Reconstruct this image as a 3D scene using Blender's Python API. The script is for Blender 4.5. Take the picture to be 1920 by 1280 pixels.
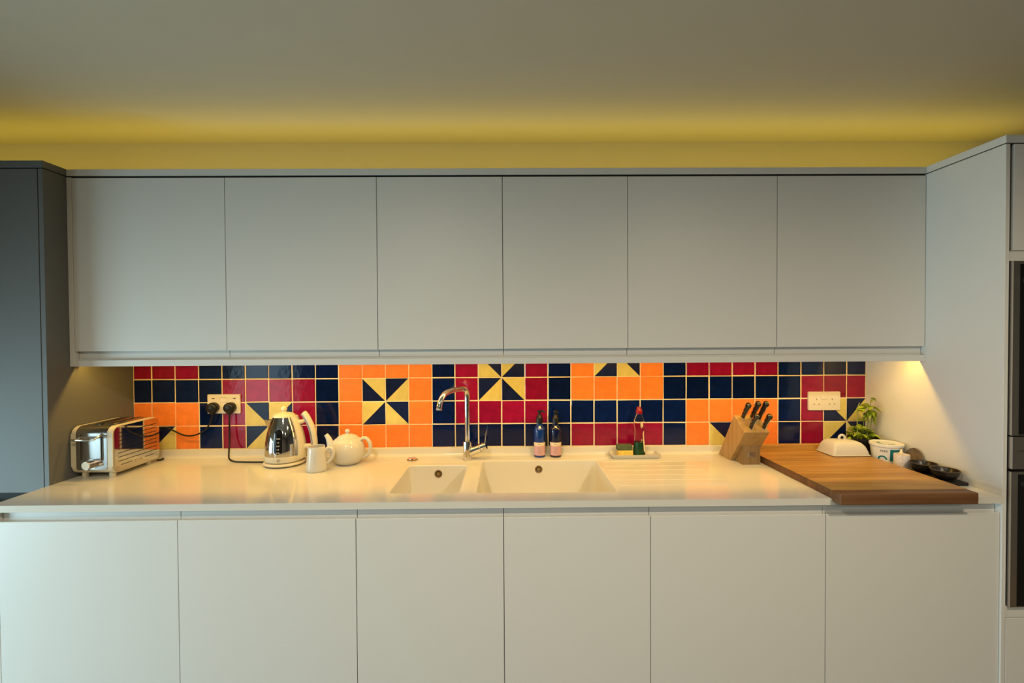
import bpy, bmesh, math, random
from mathutils import Vector, Matrix

for o in list(bpy.data.objects):
    bpy.data.objects.remove(o, do_unlink=True)
scene = bpy.context.scene
COL = scene.collection
PI = math.pi
rnd = random.Random(7)

# ------------------------------------------------------------------ camera
def set_camera():
    loc = Vector((1.7185, -2.1697, 1.4737))
    yaw, pitch, roll, f = 0.0088, -0.0161, -0.0060, 872.2
    fw = Vector((math.sin(yaw) * math.cos(pitch), math.cos(yaw) * math.cos(pitch), math.sin(pitch)))
    r = Vector((math.cos(yaw), -math.sin(yaw), 0))
    u = r.cross(fw)
    r2 = math.cos(roll) * r + math.sin(roll) * u
    u2 = -math.sin(roll) * r + math.cos(roll) * u
    m = Matrix(((r2.x, u2.x, -fw.x, loc.x), (r2.y, u2.y, -fw.y, loc.y), (r2.z, u2.z, -fw.z, loc.z), (0, 0, 0, 1)))
    cam = bpy.data.cameras.new('camera')
    cam.sensor_fit = 'HORIZONTAL'
    cam.sensor_width = 36.0
    cam.lens = f * 36.0 / 1920.0
    cam.clip_start = 0.02
    ob = bpy.data.objects.new('camera', cam)
    ob.matrix_world = m
    COL.objects.link(ob)
    scene.camera = ob
set_camera()

# ------------------------------------------------------------------ world, lights, exposure
def hexc(r, g, b):
    def l(c):
        c /= 255.0
        return c / 12.92 if c <= 0.04045 else ((c + 0.055) / 1.055) ** 2.4
    return (l(r), l(g), l(b), 1.0)

world = bpy.data.worlds.new('world')
scene.world = world
world.use_nodes = True
world.node_tree.nodes['Background'].inputs[0].default_value = (0.55, 0.62, 0.72, 1)
world.node_tree.nodes['Background'].inputs[1].default_value = 0.6

def area(name, loc, target, sx, sy, power, color, spread=PI):
    d = bpy.data.lights.new(name, 'AREA')
    d.shape = 'RECTANGLE'
    d.size, d.size_y = sx, sy
    d.energy = power
    d.color = color[:3]
    d.spread = spread
    o = bpy.data.objects.new(name, d)
    o.location = loc
    dirv = Vector(target) - Vector(loc)
    o.rotation_euler = dirv.to_track_quat('-Z', 'Y').to_euler()
    COL.objects.link(o)
    return o

WARM = (1.0, 0.575, 0.088)
YEL = (1.0, 0.68, 0.07)
COOL = (0.58, 0.88, 0.97)
DOWN = (1.0, 0.835, 0.585)
DOWN_W = 78.0
# daylight coming in through the glazed opening in the left wall
area('daylight_window', (-1.43, -1.36, 0.66), (1.0, -1.36, 0.12), 1.00, 1.10, 43.0, COOL, math.radians(135))
# dimmer daylight through the second opening further into the room
area('daylight_window_far', (-1.43, -3.90, 1.10), (1.0, -3.90, 1.10), 1.40, 1.9, 20.0, COOL)
# warm LED tape behind the pelmet under the wall cabinets
area('under_cabinet_light', (1.69, -0.2685, 1.3815), (1.69, -0.2685, 0.0), 3.36, 0.006, 9.8, WARM)
# yellow LED tape lying on top of the wall cabinets
area('cove_light', (1.39, -0.145, 2.146), (1.39, -0.145, 3.0), 5.18, 0.012, 4.9, YEL)

vs = scene.view_settings
vs.view_transform = 'Standard'
vs.look = 'None'
vs.exposure = 0.0
vs.gamma = 1.0
vs.use_curve_mapping = False

# ------------------------------------------------------------------ materials
MATS = {}
def mat(name, color, rough=0.5, metal=0.0, noise=0.0, nscale=8.0, bump=0.0, bscale=60.0, rand=0.0,
        coat=0.0, trans=0.0, ior=1.45, emit=None, estr=0.0, sss=0.0, bstretch=None):
    if name in MATS:
        return MATS[name]
    m = bpy.data.materials.new(name)
    m.use_nodes = True
    nt = m.node_tree
    b = nt.nodes['Principled BSDF']
    c = color if len(color) == 4 else (*color, 1)
    b.inputs['Base Color'].default_value = c
    b.inputs['Roughness'].default_value = rough
    b.inputs['Metallic'].default_value = metal
    b.inputs['IOR'].default_value = ior
    b.inputs['Coat Weight'].default_value = coat
    b.inputs['Transmission Weight'].default_value = trans
    if sss:
        b.inputs['Subsurface Weight'].default_value = sss
        b.inputs['Subsurface Radius'].default_value = (0.01, 0.008, 0.005)
    if emit:
        b.inputs['Emission Color'].default_value = (*emit[:3], 1)
        b.inputs['Emission Strength'].default_value = estr
    N, L = nt.nodes, nt.links
    src = None
    if noise or bump:
        tc = N.new('ShaderNodeTexCoord')
        mp = N.new('ShaderNodeMapping')
        L.new(tc.outputs['Object'], mp.inputs['Vector'])
        if bstretch:
            mp.inputs['Scale'].default_value = bstretch
    if noise or rand:
        hsv = N.new('ShaderNodeHueSaturation')
        hsv.inputs['Color'].default_value = c
        val = None
        if noise:
            nz = N.new('ShaderNodeTexNoise')
            nz.inputs['Scale'].default_value = nscale
            nz.inputs['Detail'].default_value = 4
            L.new(mp.outputs[0], nz.inputs['Vector'])
            mr = N.new('ShaderNodeMapRange')
            mr.inputs['From Min'].default_value = 0.25
            mr.inputs['From Max'].default_value = 0.75
            mr.inputs['To Min'].default_value = 1 - noise
            mr.inputs['To Max'].default_value = 1 + noise
            L.new(nz.outputs['Fac'], mr.inputs['Value'])
            val = mr.outputs[0]
        if rand:
            oi = N.new('ShaderNodeObjectInfo')
            mr2 = N.new('ShaderNodeMapRange')
            mr2.inputs['To Min'].default_value = 1 - rand
            mr2.inputs['To Max'].default_value = 1 + rand
            L.new(oi.outputs['Random'], mr2.inputs['Value'])
            if val:
                mu = N.new('ShaderNodeMath'); mu.operation = 'MULTIPLY'
                L.new(val, mu.inputs[0]); L.new(mr2.outputs[0], mu.inputs[1])
                val = mu.outputs[0]
            else:
                val = mr2.outputs[0]
        L.new(val, hsv.inputs['Value'])
        L.new(hsv.outputs[0], b.inputs['Base Color'])
    if bump:
        nb = N.new('ShaderNodeTexNoise')
        nb.inputs['Scale'].default_value = bscale
        nb.inputs['Detail'].default_value = 3
        L.new(mp.outputs[0], nb.inputs['Vector'])
        bp = N.new('ShaderNodeBump')
        bp.inputs['Strength'].default_value = bump
        bp.inputs['Distance'].default_value = 0.002
        L.new(nb.outputs['Fac'], bp.inputs['Height'])
        L.new(bp.outputs[0], b.inputs['Normal'])
    MATS[name] = m
    return m

def wood(name, c1, c2, axis='X', rough=0.45, scale=1.0, rand=0.12):
    if name in MATS:
        return MATS[name]
    m = bpy.data.materials.new(name)
    m.use_nodes = True
    nt = m.node_tree; N, L = nt.nodes, nt.links
    b = N['Principled BSDF']
    b.inputs['Roughness'].default_value = rough
    tc = N.new('ShaderNodeTexCoord'); mp = N.new('ShaderNodeMapping')
    oi = N.new('ShaderNodeObjectInfo')
    ad = N.new('ShaderNodeVectorMath'); ad.operation = 'ADD'
    sc = N.new('ShaderNodeVectorMath'); sc.operation = 'SCALE'
    cb = N.new('ShaderNodeCombineXYZ')
    for i in range(3):
        L.new(oi.outputs['Random'], cb.inputs[i])
    L.new(cb.outputs[0], sc.inputs[0]); sc.inputs['Scale'].default_value = 13.0
    L.new(tc.outputs['Object'], ad.inputs[0]); L.new(sc.outputs[0], ad.inputs[1])
    s = {'X': (1.2, 22, 22), 'Y': (22, 1.2, 22), 'Z': (22, 22, 1.2)}[axis]
    mp.inputs['Scale'].default_value = tuple(v * scale for v in s)
    L.new(ad.outputs[0], mp.inputs['Vector'])
    nz = N.new('ShaderNodeTexNoise'); nz.inputs['Scale'].default_value = 2.2
    nz.inputs['Detail'].default_value = 6; nz.inputs['Distortion'].default_value = 0.5
    L.new(mp.outputs[0], nz.inputs['Vector'])
    cr = N.new('ShaderNodeValToRGB')
    cr.color_ramp.elements[0].position = 0.32; cr.color_ramp.elements[0].color = c2
    cr.color_ramp.elements[1].position = 0.62; cr.color_ramp.elements[1].color = c1
    L.new(nz.outputs['Fac'], cr.inputs[0])
    hs = N.new('ShaderNodeHueSaturation')
    mr = N.new('ShaderNodeMapRange')
    mr.inputs['To Min'].default_value = 1 - rand; mr.inputs['To Max'].default_value = 1 + rand
    L.new(oi.outputs['Random'], mr.inputs['Value'])
    L.new(mr.outputs[0], hs.inputs['Value']); L.new(cr.outputs[0], hs.inputs['Color'])
    L.new(hs.outputs[0], b.inputs['Base Color'])
    bp = N.new('ShaderNodeBump'); bp.inputs['Strength'].default_value = 0.15; bp.inputs['Distance'].default_value = 0.001
    L.new(nz.outputs['Fac'], bp.inputs['Height']); L.new(bp.outputs[0], b.inputs['Normal'])
    MATS[name] = m
    return m

M_WHITE = mat('white_paint', (0.66, 0.655, 0.63), 0.42, bump=0.02, bscale=300)
M_WALL = mat('wall_paint', (0.54, 0.52, 0.43), 0.8, noise=0.01, bump=0.05, bscale=200)
M_CEIL = mat('ceiling_paint', (0.47, 0.455, 0.385), 0.85, noise=0.01, bump=0.04, bscale=150)
M_GREY = mat('grey_paint', (0.118, 0.122, 0.120), 0.6, bump=0.02, bscale=300)
M_DARK = mat('dark_gap', (0.012, 0.011, 0.010), 0.8, noise=0.1)  # near-black for painted gap shade, slot linings and engraved lines
M_CORIAN = mat('solid_surface', (0.665, 0.645, 0.585), 0.13, noise=0.01, nscale=300)
M_STEEL = mat('brushed_steel', (0.56, 0.51, 0.46), 0.32, 1.0, noise=0.04, nscale=20, bstretch=(1, 1, 60))
M_CHROME = mat('chrome', (0.80, 0.80, 0.80), 0.07, 1.0, noise=0.01)
M_POLISH = mat('polished_steel', (0.58, 0.56, 0.53), 0.06, 1.0, noise=0.01)
M_COVER = mat('satin_steel', (0.42, 0.41, 0.41), 0.20, 1.0, noise=0.02)
M_CREAM = mat('cream_plastic', (0.66, 0.60, 0.45), 0.26, noise=0.01)
M_BLACK = mat('black_plastic', (0.006, 0.0055, 0.0055), 0.38, noise=0.05)
M_BGLASS = mat('black_glass', (0.006, 0.006, 0.007), 0.08, noise=0.05)
M_CERAM = mat('white_ceramic', (0.62, 0.60, 0.54), 0.10, noise=0.01)
M_PLATE = mat('socket_white', (0.70, 0.67, 0.60), 0.3, noise=0.01)
M_FLOOR = wood('floor_wood', (0.20, 0.16, 0.12, 1), (0.15, 0.115, 0.08, 1), 'X', 0.5)
M_GROUT = mat('grout', (0.80, 0.68, 0.48), 0.8, noise=0.06, nscale=40)
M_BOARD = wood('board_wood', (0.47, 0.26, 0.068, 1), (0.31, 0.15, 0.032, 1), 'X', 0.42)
M_ROOM = mat('far_room_paint', (0.13, 0.115, 0.10), 0.8, noise=0.02)  # unseen walls kept dark to cut fill light and tile reflections
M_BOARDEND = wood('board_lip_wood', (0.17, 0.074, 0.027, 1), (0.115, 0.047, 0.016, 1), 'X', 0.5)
M_BLOCK = wood('block_wood', (0.40, 0.25, 0.095, 1), (0.33, 0.19, 0.065, 1), 'Z', 0.45, rand=0.03)

# ------------------------------------------------------------------ mesh helpers
WPOS = {}
def wpos(o):
    return WPOS.get(o.name, Vector((0, 0, 0)))

def tag(o, label=None, cat=None, group=None, kind=None):
    if label: o['label'] = label
    if cat: o['category'] = cat
    if group: o['group'] = group
    if kind: o['kind'] = kind
    return o

def empty(name, loc, label=None, cat=None, group=None, kind=None):
    o = bpy.data.objects.new(name, None)
    o.empty_display_size = 0.05
    o.location = loc
    COL.objects.link(o)
    WPOS[o.name] = Vector(loc)
    return tag(o, label, cat, group, kind)

def obj(name, bm, m, parent=None, smooth=None, origin=None):
    """bm holds world coordinates; the mesh becomes local to its parent (or to its own base)."""
    bmesh.ops.recalc_face_normals(bm, faces=bm.faces[:])
    if parent is not None:
        off = wpos(parent)
    elif origin is not None:
        off = Vector(origin)
    else:
        xs = [v.co.x for v in bm.verts]; ys = [v.co.y for v in bm.verts]; zs = [v.co.z for v in bm.verts]
        off = Vector(((min(xs) + max(xs)) / 2, (min(ys) + max(ys)) / 2, min(zs)))
    for v in bm.verts:
        v.co -= off
    me = bpy.data.meshes.new(name)
    bm.to_mesh(me)
    bm.free()
    ms = m if isinstance(m, (list, tuple)) else [m]
    for q in ms:
        me.materials.append(q)
    if smooth is not None:
        me.polygons.foreach_set('use_smooth', [True] * len(me.polygons))
        me.set_sharp_from_angle(angle=math.radians(smooth))
    o = bpy.data.objects.new(name, me)
    COL.objects.link(o)
    if parent is not None:
        o.parent = parent
        WPOS[o.name] = wpos(parent)
    else:
        o.location = off
        WPOS[o.name] = off
    return o

def nb():
    return bmesh.new()

def box(bm, x0, x1, y0, y1, z0, z1, bev=0.0, seg=1, mi=0):
    vs_ = [bm.verts.new((x, y, z)) for z in (z0, z1) for y in (y0, y1) for x in (x0, x1)]
    fs = [(0, 2, 3, 1), (4, 5, 7, 6), (0, 1, 5, 4), (2, 6, 7, 3), (0, 4, 6, 2), (1, 3, 7, 5)]
    faces = [bm.faces.new([vs_[i] for i in f]) for f in fs]
    for f in faces:
        f.material_index = mi
    if bev:
        es = set()
        for f in faces:
            es.update(f.edges)
        bmesh.ops.bevel(bm, geom=list(es), offset=bev, segments=seg, affect='EDGES', profile=0.5)
    return bm

def lathe(bm, prof, cx, cy, seg=32, cap0=True, cap1=True, sx=1.0, sy=1.0, mi=0):
    rings = []
    for r, z in prof:
        if r < 1e-6:
            rings.append([bm.verts.new((cx, cy, z))])
        else:
            rings.append([bm.verts.new((cx + sx * r * math.cos(2 * PI * k / seg), cy + sy * r * math.sin(2 * PI * k / seg), z)) for k in range(seg)])
    for a, b in zip(rings, rings[1:]):
        for k in range(seg):
            k2 = (k + 1) % seg
            if len(a) == 1 and len(b) == 1:
                continue
            if len(a) == 1:
                f = bm.faces.new((a[0], b[k2], b[k]))
            elif len(b) == 1:
                f = bm.faces.new((a[k], a[k2], b[0]))
            else:
                f = bm.faces.new((a[k], a[k2], b[k2], b[k]))
            f.material_index = mi
    if cap0 and len(rings[0]) > 1:
        bm.faces.new(rings[0][::-1]).material_index = mi
    if cap1 and len(rings[-1]) > 1:
        bm.faces.new(rings[-1]).material_index = mi
    return bm

def smoothpts(pts, n=8):
    pts = [Vector(p) for p in pts]
    out = []
    for i in range(len(pts) - 1):
        p0 = pts[max(i - 1, 0)]; p1 = pts[i]; p2 = pts[i + 1]; p3 = pts[min(i + 2, len(pts) - 1)]
        for k in range(n):
            t = k / n
            out.append(0.5 * ((2 * p1) + (p2 - p0) * t + (2 * p0 - 5 * p1 + 4 * p2 - p3) * t * t + (-p0 + 3 * p1 - 3 * p2 + p3) * t ** 3))
    out.append(pts[-1])
    return out

def tube(bm, pts, r, seg=12, flat=1.0, up=None, mi=0):
    pts = [Vector(p) for p in pts]
    n = len(pts)
    rs = r if isinstance(r, (list, tuple)) else [r] * n
    if len(rs) != n:
        m_ = len(rs)
        rs = [rs[min(int(i / (n - 1) * (m_ - 1)), m_ - 2)] * (1 - (i / (n - 1) * (m_ - 1) - min(int(i / (n - 1) * (m_ - 1)), m_ - 2))) +
              rs[min(int(i / (n - 1) * (m_ - 1)), m_ - 2) + 1] * (i / (n - 1) * (m_ - 1) - min(int(i / (n - 1) * (m_ - 1)), m_ - 2)) for i in range(n)]
    tang = [(pts[min(i + 1, n - 1)] - pts[max(i - 1, 0)]).normalized() for i in range(n)]
    a = Vector(up) if up else (Vector((0, 0, 1)) if abs(tang[0].z) < 0.9 else Vector((1, 0, 0)))
    nv = (a - a.dot(tang[0]) * tang[0]).normalized()
    rings = []
    for i in range(n):
        nv = (nv - nv.dot(tang[i]) * tang[i]).normalized()
        bv = tang[i].cross(nv)
        rings.append([bm.verts.new(pts[i] + rs[i] * (math.cos(2 * PI * k / seg) * nv + flat * math.sin(2 * PI * k / seg) * bv)) for k in range(seg)])
    for q, w in zip(rings, rings[1:]):
        for k in range(seg):
            bm.faces.new((q[k], q[(k + 1) % seg], w[(k + 1) % seg], w[k])).material_index = mi
    bm.faces.new(rings[0][::-1]).material_index = mi
    bm.faces.new(rings[-1]).material_index = mi
    return bm

def rrect(u0, u1, v0, v1, r, seg=5):
    out = []
    for cu, cv, a0 in ((u1 - r, v0 + r, -PI / 2), (u1 - r, v1 - r, 0), (u0 + r, v1 - r, PI / 2), (u0 + r, v0 + r, PI)):
        for k in range(seg + 1):
            a = a0 + PI / 2 * k / seg
            out.append((cu + r * math.cos(a), cv + r * math.sin(a)))
    return out

def circ(u, v, r, seg=20):
    return [(u + r * math.cos(2 * PI * k / seg), v + r * math.sin(2 * PI * k / seg)) for k in range(seg)]

def plate(bm, outer, holes, to3, w0, w1, wall_holes=True, mi=0, back=True):
    """flat plate with holes: loops in (u,v), to3(u,v,w)->xyz, between w0 and w1"""
    loops = [outer] + holes
    def fill(w):
        vl = [[bm.verts.new(to3(u, v, w)) for u, v in lp] for lp in loops]
        es = []
        for lp in vl:
            for i in range(len(lp)):
                es.append(bm.edges.new((lp[i], lp[(i + 1) % len(lp)])))
        res = bmesh.ops.triangle_fill(bm, use_beauty=True, use_dissolve=False, edges=es)
        for g in res['geom']:
            if isinstance(g, bmesh.types.BMFace):
                g.material_index = mi
        return vl
    a = fill(w1)
    b = fill(w0) if back else [[bm.verts.new(to3(u, v, w0)) for u, v in lp] for lp in loops]
    for i, (p, q) in enumerate(zip(a, b)):
        if i and not wall_holes:
            continue
        for k in range(len(p)):
            k2 = (k + 1) % len(p)
            bm.faces.new((p[k], p[k2], q[k2], q[k])).material_index = mi
    return bm

def prism(bm, poly, to3, w0, w1, mi=0):
    a = [bm.verts.new(to3(u, v, w0)) for u, v in poly]
    b = [bm.verts.new(to3(u, v, w1)) for u, v in poly]
    bm.faces.new(a[::-1]).material_index = mi
    bm.faces.new(b).material_index = mi
    for k in range(len(a)):
        k2 = (k + 1) % len(a)
        bm.faces.new((a[k], a[k2], b[k2], b[k])).material_index = mi
    return bm

XZ = lambda u, v, w: (u, w, v)      # front-facing plates
YZ = lambda u, v, w: (w, u, v)      # side-facing plates
XY = lambda u, v, w: (u, v, w)      # lying plates

def text_bm(s, size, to3, thick=0.0004):
    cu = bpy.data.curves.new('lettering', 'FONT')
    cu.body = s; cu.size = size; cu.extrude = thick; cu.align_x = 'CENTER'; cu.align_y = 'CENTER'
    cu.resolution_u = 3
    t = bpy.data.objects.new('lettering', cu)
    COL.objects.link(t)
    dg = bpy.context.evaluated_depsgraph_get()
    me = bpy.data.meshes.new_from_object(t.evaluated_get(dg))
    bm = bmesh.new(); bm.from_mesh(me)
    for v in bm.verts:
        v.co = Vector(to3(v.co.x, v.co.y, v.co.z))
    bpy.data.objects.remove(t, do_unlink=True)
    bpy.data.curves.remove(cu)
    bpy.data.meshes.remove(me)
    return bm

# ================================================================== SETTING
CEIL = 2.3624
CT = 0.91           # worktop top
def struct(name, bm, m, parent=None, label=None):
    o = obj(name, bm, m, parent)
    o['kind'] = 'structure'
    if label: o['label'] = label
    return o

RX0, RX1, RY0 = -1.46, 5.05, -5.2
WY = 0.004          # wall plaster face
struct('floor', box(nb(), RX0, RX1, RY0, WY + 0.1, -0.05, 0.0), M_FLOOR, label='wooden kitchen floor')
struct('ceiling', box(nb(), RX0, RX1, RY0, WY + 0.1, CEIL, CEIL + 0.05), M_CEIL, label='plain pale ceiling washed with yellow light')
wall_back = struct('wall_back', box(nb(), RX0, RX1, WY, WY + 0.1, 0.0, CEIL), M_WALL, label='pale painted kitchen wall behind the cabinets')
struct('wall_right', box(nb(), RX1, RX1 + 0.1, RY0, WY + 0.1, 0, CEIL), M_ROOM, label='pale painted right wall')
struct('wall_front', box(nb(), RX0, RX1, RY0 - 0.1, RY0, 0, CEIL), M_ROOM, label='pale painted wall facing the kitchen')
OPEN = [(-1.87, -0.85, 0.08, 2.15), (-4.62, -3.18, 0.08, 2.15)]
bm = plate(nb(), [(RY0, 0), (WY + 0.1, 0), (WY + 0.1, CEIL), (RY0, CEIL)], [[(a, c), (b_, c), (b_, d), (a, d)] for a, b_, c, d in OPEN], YZ, RX0 - 0.1, RX0)
struct('wall_left', bm, M_WALL, label='pale painted left wall with two glazed openings')
for wi, (a, b_, c, d) in enumerate(OPEN):
    win = empty('window_%d' % (wi + 1), (RX0, (a + b_) / 2, c), kind='structure')
    win['label'] = ['tall glazed opening with a half lowered blind, near the worktop', 'tall glazed opening further from the worktop'][wi]
    bm = nb()
    for y in (a, (a + b_) / 2 - .03, b_ - .06):
        box(bm, RX0 - 0.06, RX0 + 0.01, y, y + 0.06, c, d)
    for z in (c, d - .06):
        box(bm, RX0 - 0.06, RX0 + 0.01, a + .06, b_ - .06, z, z + 0.06)
    obj('window_frame', bm, M_WHITE, win)
    if wi == 0:
        obj('window_blind', box(nb(), RX0 + .012, RX0 + .015, a + .01, b_ - .01, 1.23, d), M_WALL, win)  # added unseen panel, stops daylight through the upper part of the opening

# ---- tiles on the back wall ------------------------------------------------
TP = 0.10823
TX0 = 0.0640 - 0.0003
TZ0 = 0.9466
R0 = "RRRBBBBBBOOOOBRdcRBOcdOBRRRRBBBB"
R1 = "BBBBRRRRBOabOBRbaRBOOOOBBBBBBRRR"
R2 = "OOOBRdcRBOcdOBRRRRBBBBBBOOOOBRab"
R3 = "abOBRbaRBOOOOBBBBBBRRRRBOdcOBRcd"
def tilemat(name, c, noise, rand, rough):
    return mat(name, c, rough, noise=noise, nscale=26, rand=rand, bump=0.35, bscale=20)
T_BLUE = tilemat('tile_blue', (0.0010, 0.0075, 0.060), 0.35, 0.25, 0.10)
T_RED = tilemat('tile_red', (0.25, 0.004, 0.040), 0.22, 0.14, 0.11)
T_OR = tilemat('tile_orange', (0.80, 0.215, 0.038), 0.13, 0.06, 0.30)
T_YEL = tilemat('tile_yellow', (0.62, 0.53, 0.175), 0.10, 0.06, 0.28)
T_INK = tilemat('tile_navy', (0.005, 0.011, 0.060), 0.25, 0.2, 0.22)
tile_cache = {}
def tile_mesh(code, w, h):
    key = (code, round(w, 4), round(h, 4))
    if key in tile_cache:
        return tile_cache[key]
    me = bpy.data.meshes.new('tile')
    e, d = 0.0022, 0.0016
    out = [(-w / 2, -h / 2), (w / 2, -h / 2), (w / 2, h / 2), (-w / 2, h / 2)]
    inn = [(-w / 2 + e, -h / 2 + e), (w / 2 - e, -h / 2 + e), (w / 2 - e, h / 2 - e), (-w / 2 + e, h / 2 - e)]
    v = [(x, 0.0040, z) for x, z in out] + [(x, d, z) for x, z in out] + [(x, 0.0, z) for x, z in inn]
    f = []; mi = []
    def side_mat(k):
        return 0
    if code in 'RBO':
        f.append((8, 9, 10, 11)); mi.append(0)
        sm = [0, 0, 0, 0]
    else:
        # a: \ ink lower-left ; d: \ ink upper-right ; b: / ink upper-left ; c: / ink lower-right
        if code in 'ad':
            f += [(8, 9, 11), (9, 10, 11)]          # lower-left, upper-right
            mi += [1, 0] if code == 'a' else [0, 1]
            sm = [1, 0, 0, 1] if code == 'a' else [0, 1, 1, 0]
        else:
            f += [(8, 9, 10), (8, 10, 11)]          # lower-right, upper-left
            mi += [0, 1] if code == 'b' else [1, 0]
            sm = [0, 0, 1, 1] if code == 'b' else [1, 1, 0, 0]
    for k in range(4):
        k2 = (k + 1) % 4
        f.append((4 + k, 4 + k2, 8 + k2, 8 + k)); mi.append(sm[k])
        f.append((k, k2, 4 + k2, 4 + k)); mi.append(sm[k])
    me.from_pydata(v, [], f)
    for m in ({'R': [T_RED], 'B': [T_BLUE], 'O': [T_OR]}.get(code) or [T_YEL, T_INK]):
        me.materials.append(m)
    for p, i in zip(me.polygons, mi):
        p.material_index = i
    tile_cache[key] = me
    return me
def sideways(me):
    return me
rows = [R3, R2, R1, R0]
xb = [-0.0205] + [TX0 + TP * k for k in range(31)] + [3.4005]
for ri, row in enumerate(rows):
    z0 = TZ0 + ri * TP
    z1 = z0 + TP if ri < 3 else z0 + TP
    for ci, code in enumerate(row):
        g = 0.0024 if code == 'O' or code in 'abcd' else 0.0038
        x0, x1 = xb[ci], xb[ci + 1]
        w = round((x1 - x0 - g), 3); h = round(z1 - z0 - g, 3)
        o = bpy.data.objects.new('tile', tile_mesh(code, w, h))
        jx, jz = rnd.uniform(-.0005, .0005), rnd.uniform(-.0006, .0006)
        o.location = Vector(((x0 + x1) / 2 + jx, rnd.uniform(-0.0006, 0.0002), (z0 + z1) / 2 + jz)) - wpos(wall_back)
        o.rotation_euler = (rnd.uniform(-.006, .006), rnd.uniform(-.004, .004), rnd.uniform(-.006, .006))
        COL.objects.link(o)
        o.parent = wall_back
obj('grout', box(nb(), -0.0208, 3.4008, 0.0012, WY + 0.001, 0.90, 1.3815), M_GROUT, wall_back)

# ================================================================== CABINETS
SX = [0, .6, 1.2, 1.7, 2.2, 2.8, 3.4]
YB, YC = -0.601, -0.6094
base_labels = ['white base cabinet at the left end of the worktop, below the toaster',
               'white base cabinet below the kettle and teapot',
               'narrow white base cabinet below the small sink bowl',
               'narrow white base cabinet below the large sink bowl',
               'white base cabinet below the grooved draining area and knife block',
               'white base cabinet below the wooden board, next to the ovens']
for i in range(6):
    x0, x1 = SX[i], SX[i + 1]
    cab = empty('base_cabinet', ((x0 + x1) / 2, -0.3, 0.0), base_labels[i], 'cabinet', 'row of white base cabinets')
    b = nb()
    zl = 0.70 if i == 3 else 0.8855
    zr_ = 0.70 if i == 2 else 0.8855
    box(b, x0 + .0008, x0 + .018, -0.582, -0.02, 0.12, zl)
    box(b, x1 - .018, x1 - .0008, -0.582, -0.02, 0.12, zr_)
    box(b, x0 + .018, x1 - .018, -0.582, -0.02, 0.12, 0.138)
    box(b, x0 + .018, x1 - .018, -0.036, -0.02, 0.138, 0.8855)
    obj('body', b, M_WHITE, cab)
    b = nb()
    dx0, dx1, dz0, dz1 = x0 + .0013, x1 - .0013, 0.122, 0.8519
    prism(b, [(YB, dz0), (-0.5825, dz0), (-0.5825, dz1 - 0.018), (YB + 0.006, dz1), (YB + .0012, dz1), (YB, dz1 - .0012)], YZ, dx0, dx1)
    obj('door', b, M_WHITE, cab)
    obj('finger_rail', box(nb(), x0 + .0012, x1 - .0012, -0.5835, -0.566, 0.79, 0.8858), M_WHITE, cab)
    obj('plinth', box(nb(), x0 + .0005, x1 - .0005, -0.54, -0.50, 0.0, 0.12), M_WHITE, cab)
# left end panel of the base run
obj_ = obj('end_panel', box(nb(), -0.0205, -0.0012, -0.601, -0.402, 0.0, 0.8855, .0008), M_WHITE)
tag(obj_, 'narrow white end panel closing the left end of the base cabinets', 'panel')

YW = -0.3086
wall_labels = ['white wall cabinet next to the grey tall cabinet, above the toaster',
               'second white wall cabinet from the grey tall cabinet, above the kettle',
               'narrow white wall cabinet above the pinwheel on orange tiles',
               'narrow white wall cabinet directly above the pump bottles',
               'white wall cabinet above the washing up tray',
               'white wall cabinet next to the oven housing, above the knife block']
for i in range(6):
    x0, x1 = SX[i], SX[i + 1]
    cab = empty('wall_cabinet', ((x0 + x1) / 2, -0.15, 1.386), wall_labels[i], 'cabinet', 'row of white wall cabinets')
    obj('body', box(nb(), x0 + .0012, x1 - .0012, -0.2895, -0.0035, 1.386, 2.1015), M_WHITE, cab)
    b = nb()
    dx0, dx1, dz0, dz1 = x0 + .0013, x1 - .0013, 1.4147, 2.0995
    prism(b, [(YW + .0008, dz0), (YW + .006, dz0), (-0.2905, dz0 + .018), (-0.2905, dz1), (YW + .0012, dz1), (YW, dz1 - .0012), (YW, dz0 + .0008)], YZ, dx0, dx1)
    obj('door', b, M_WHITE, cab)
tag(obj('filler_panel', box(nb(), -0.0208, -0.0016, YW, -0.27, 1.3545, 2.1015, .0006), M_WHITE),
    'narrow white filler strip between the grey tall cabinet and the wall cabinets', 'panel')
b = nb(); prism(b, [(YW, 1.3551), (YW + .0006, 1.3545), (-0.2840, 1.3545), (-0.2840, 1.3858), (-0.2872, 1.3858), (-0.2872, 1.3790), (YW + .0006, 1.3790), (YW, 1.3784)], YZ, -0.0010, 3.4003)
tag(obj('light_pelmet', b, M_WHITE),
    'long white pelmet running under the wall cabinets', 'pelmet')
cp = empty('cornice_panel', (1.69, -0.15, 2.1025))
obj('panel', box(nb(), -0.0208, 3.4003, YW, 0.003, 2.1078, 2.1335, .0008), M_WHITE, cp)
obj('shadow_gap', box(nb(), -0.0200, 3.3995, YW + .005, 0.002, 2.1022, 2.1077), M_DARK, cp)  # dark strip painting the shade into the joint under the panel
tag(cp,
    'long white top panel lying along the wall cabinets', 'panel')

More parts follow.
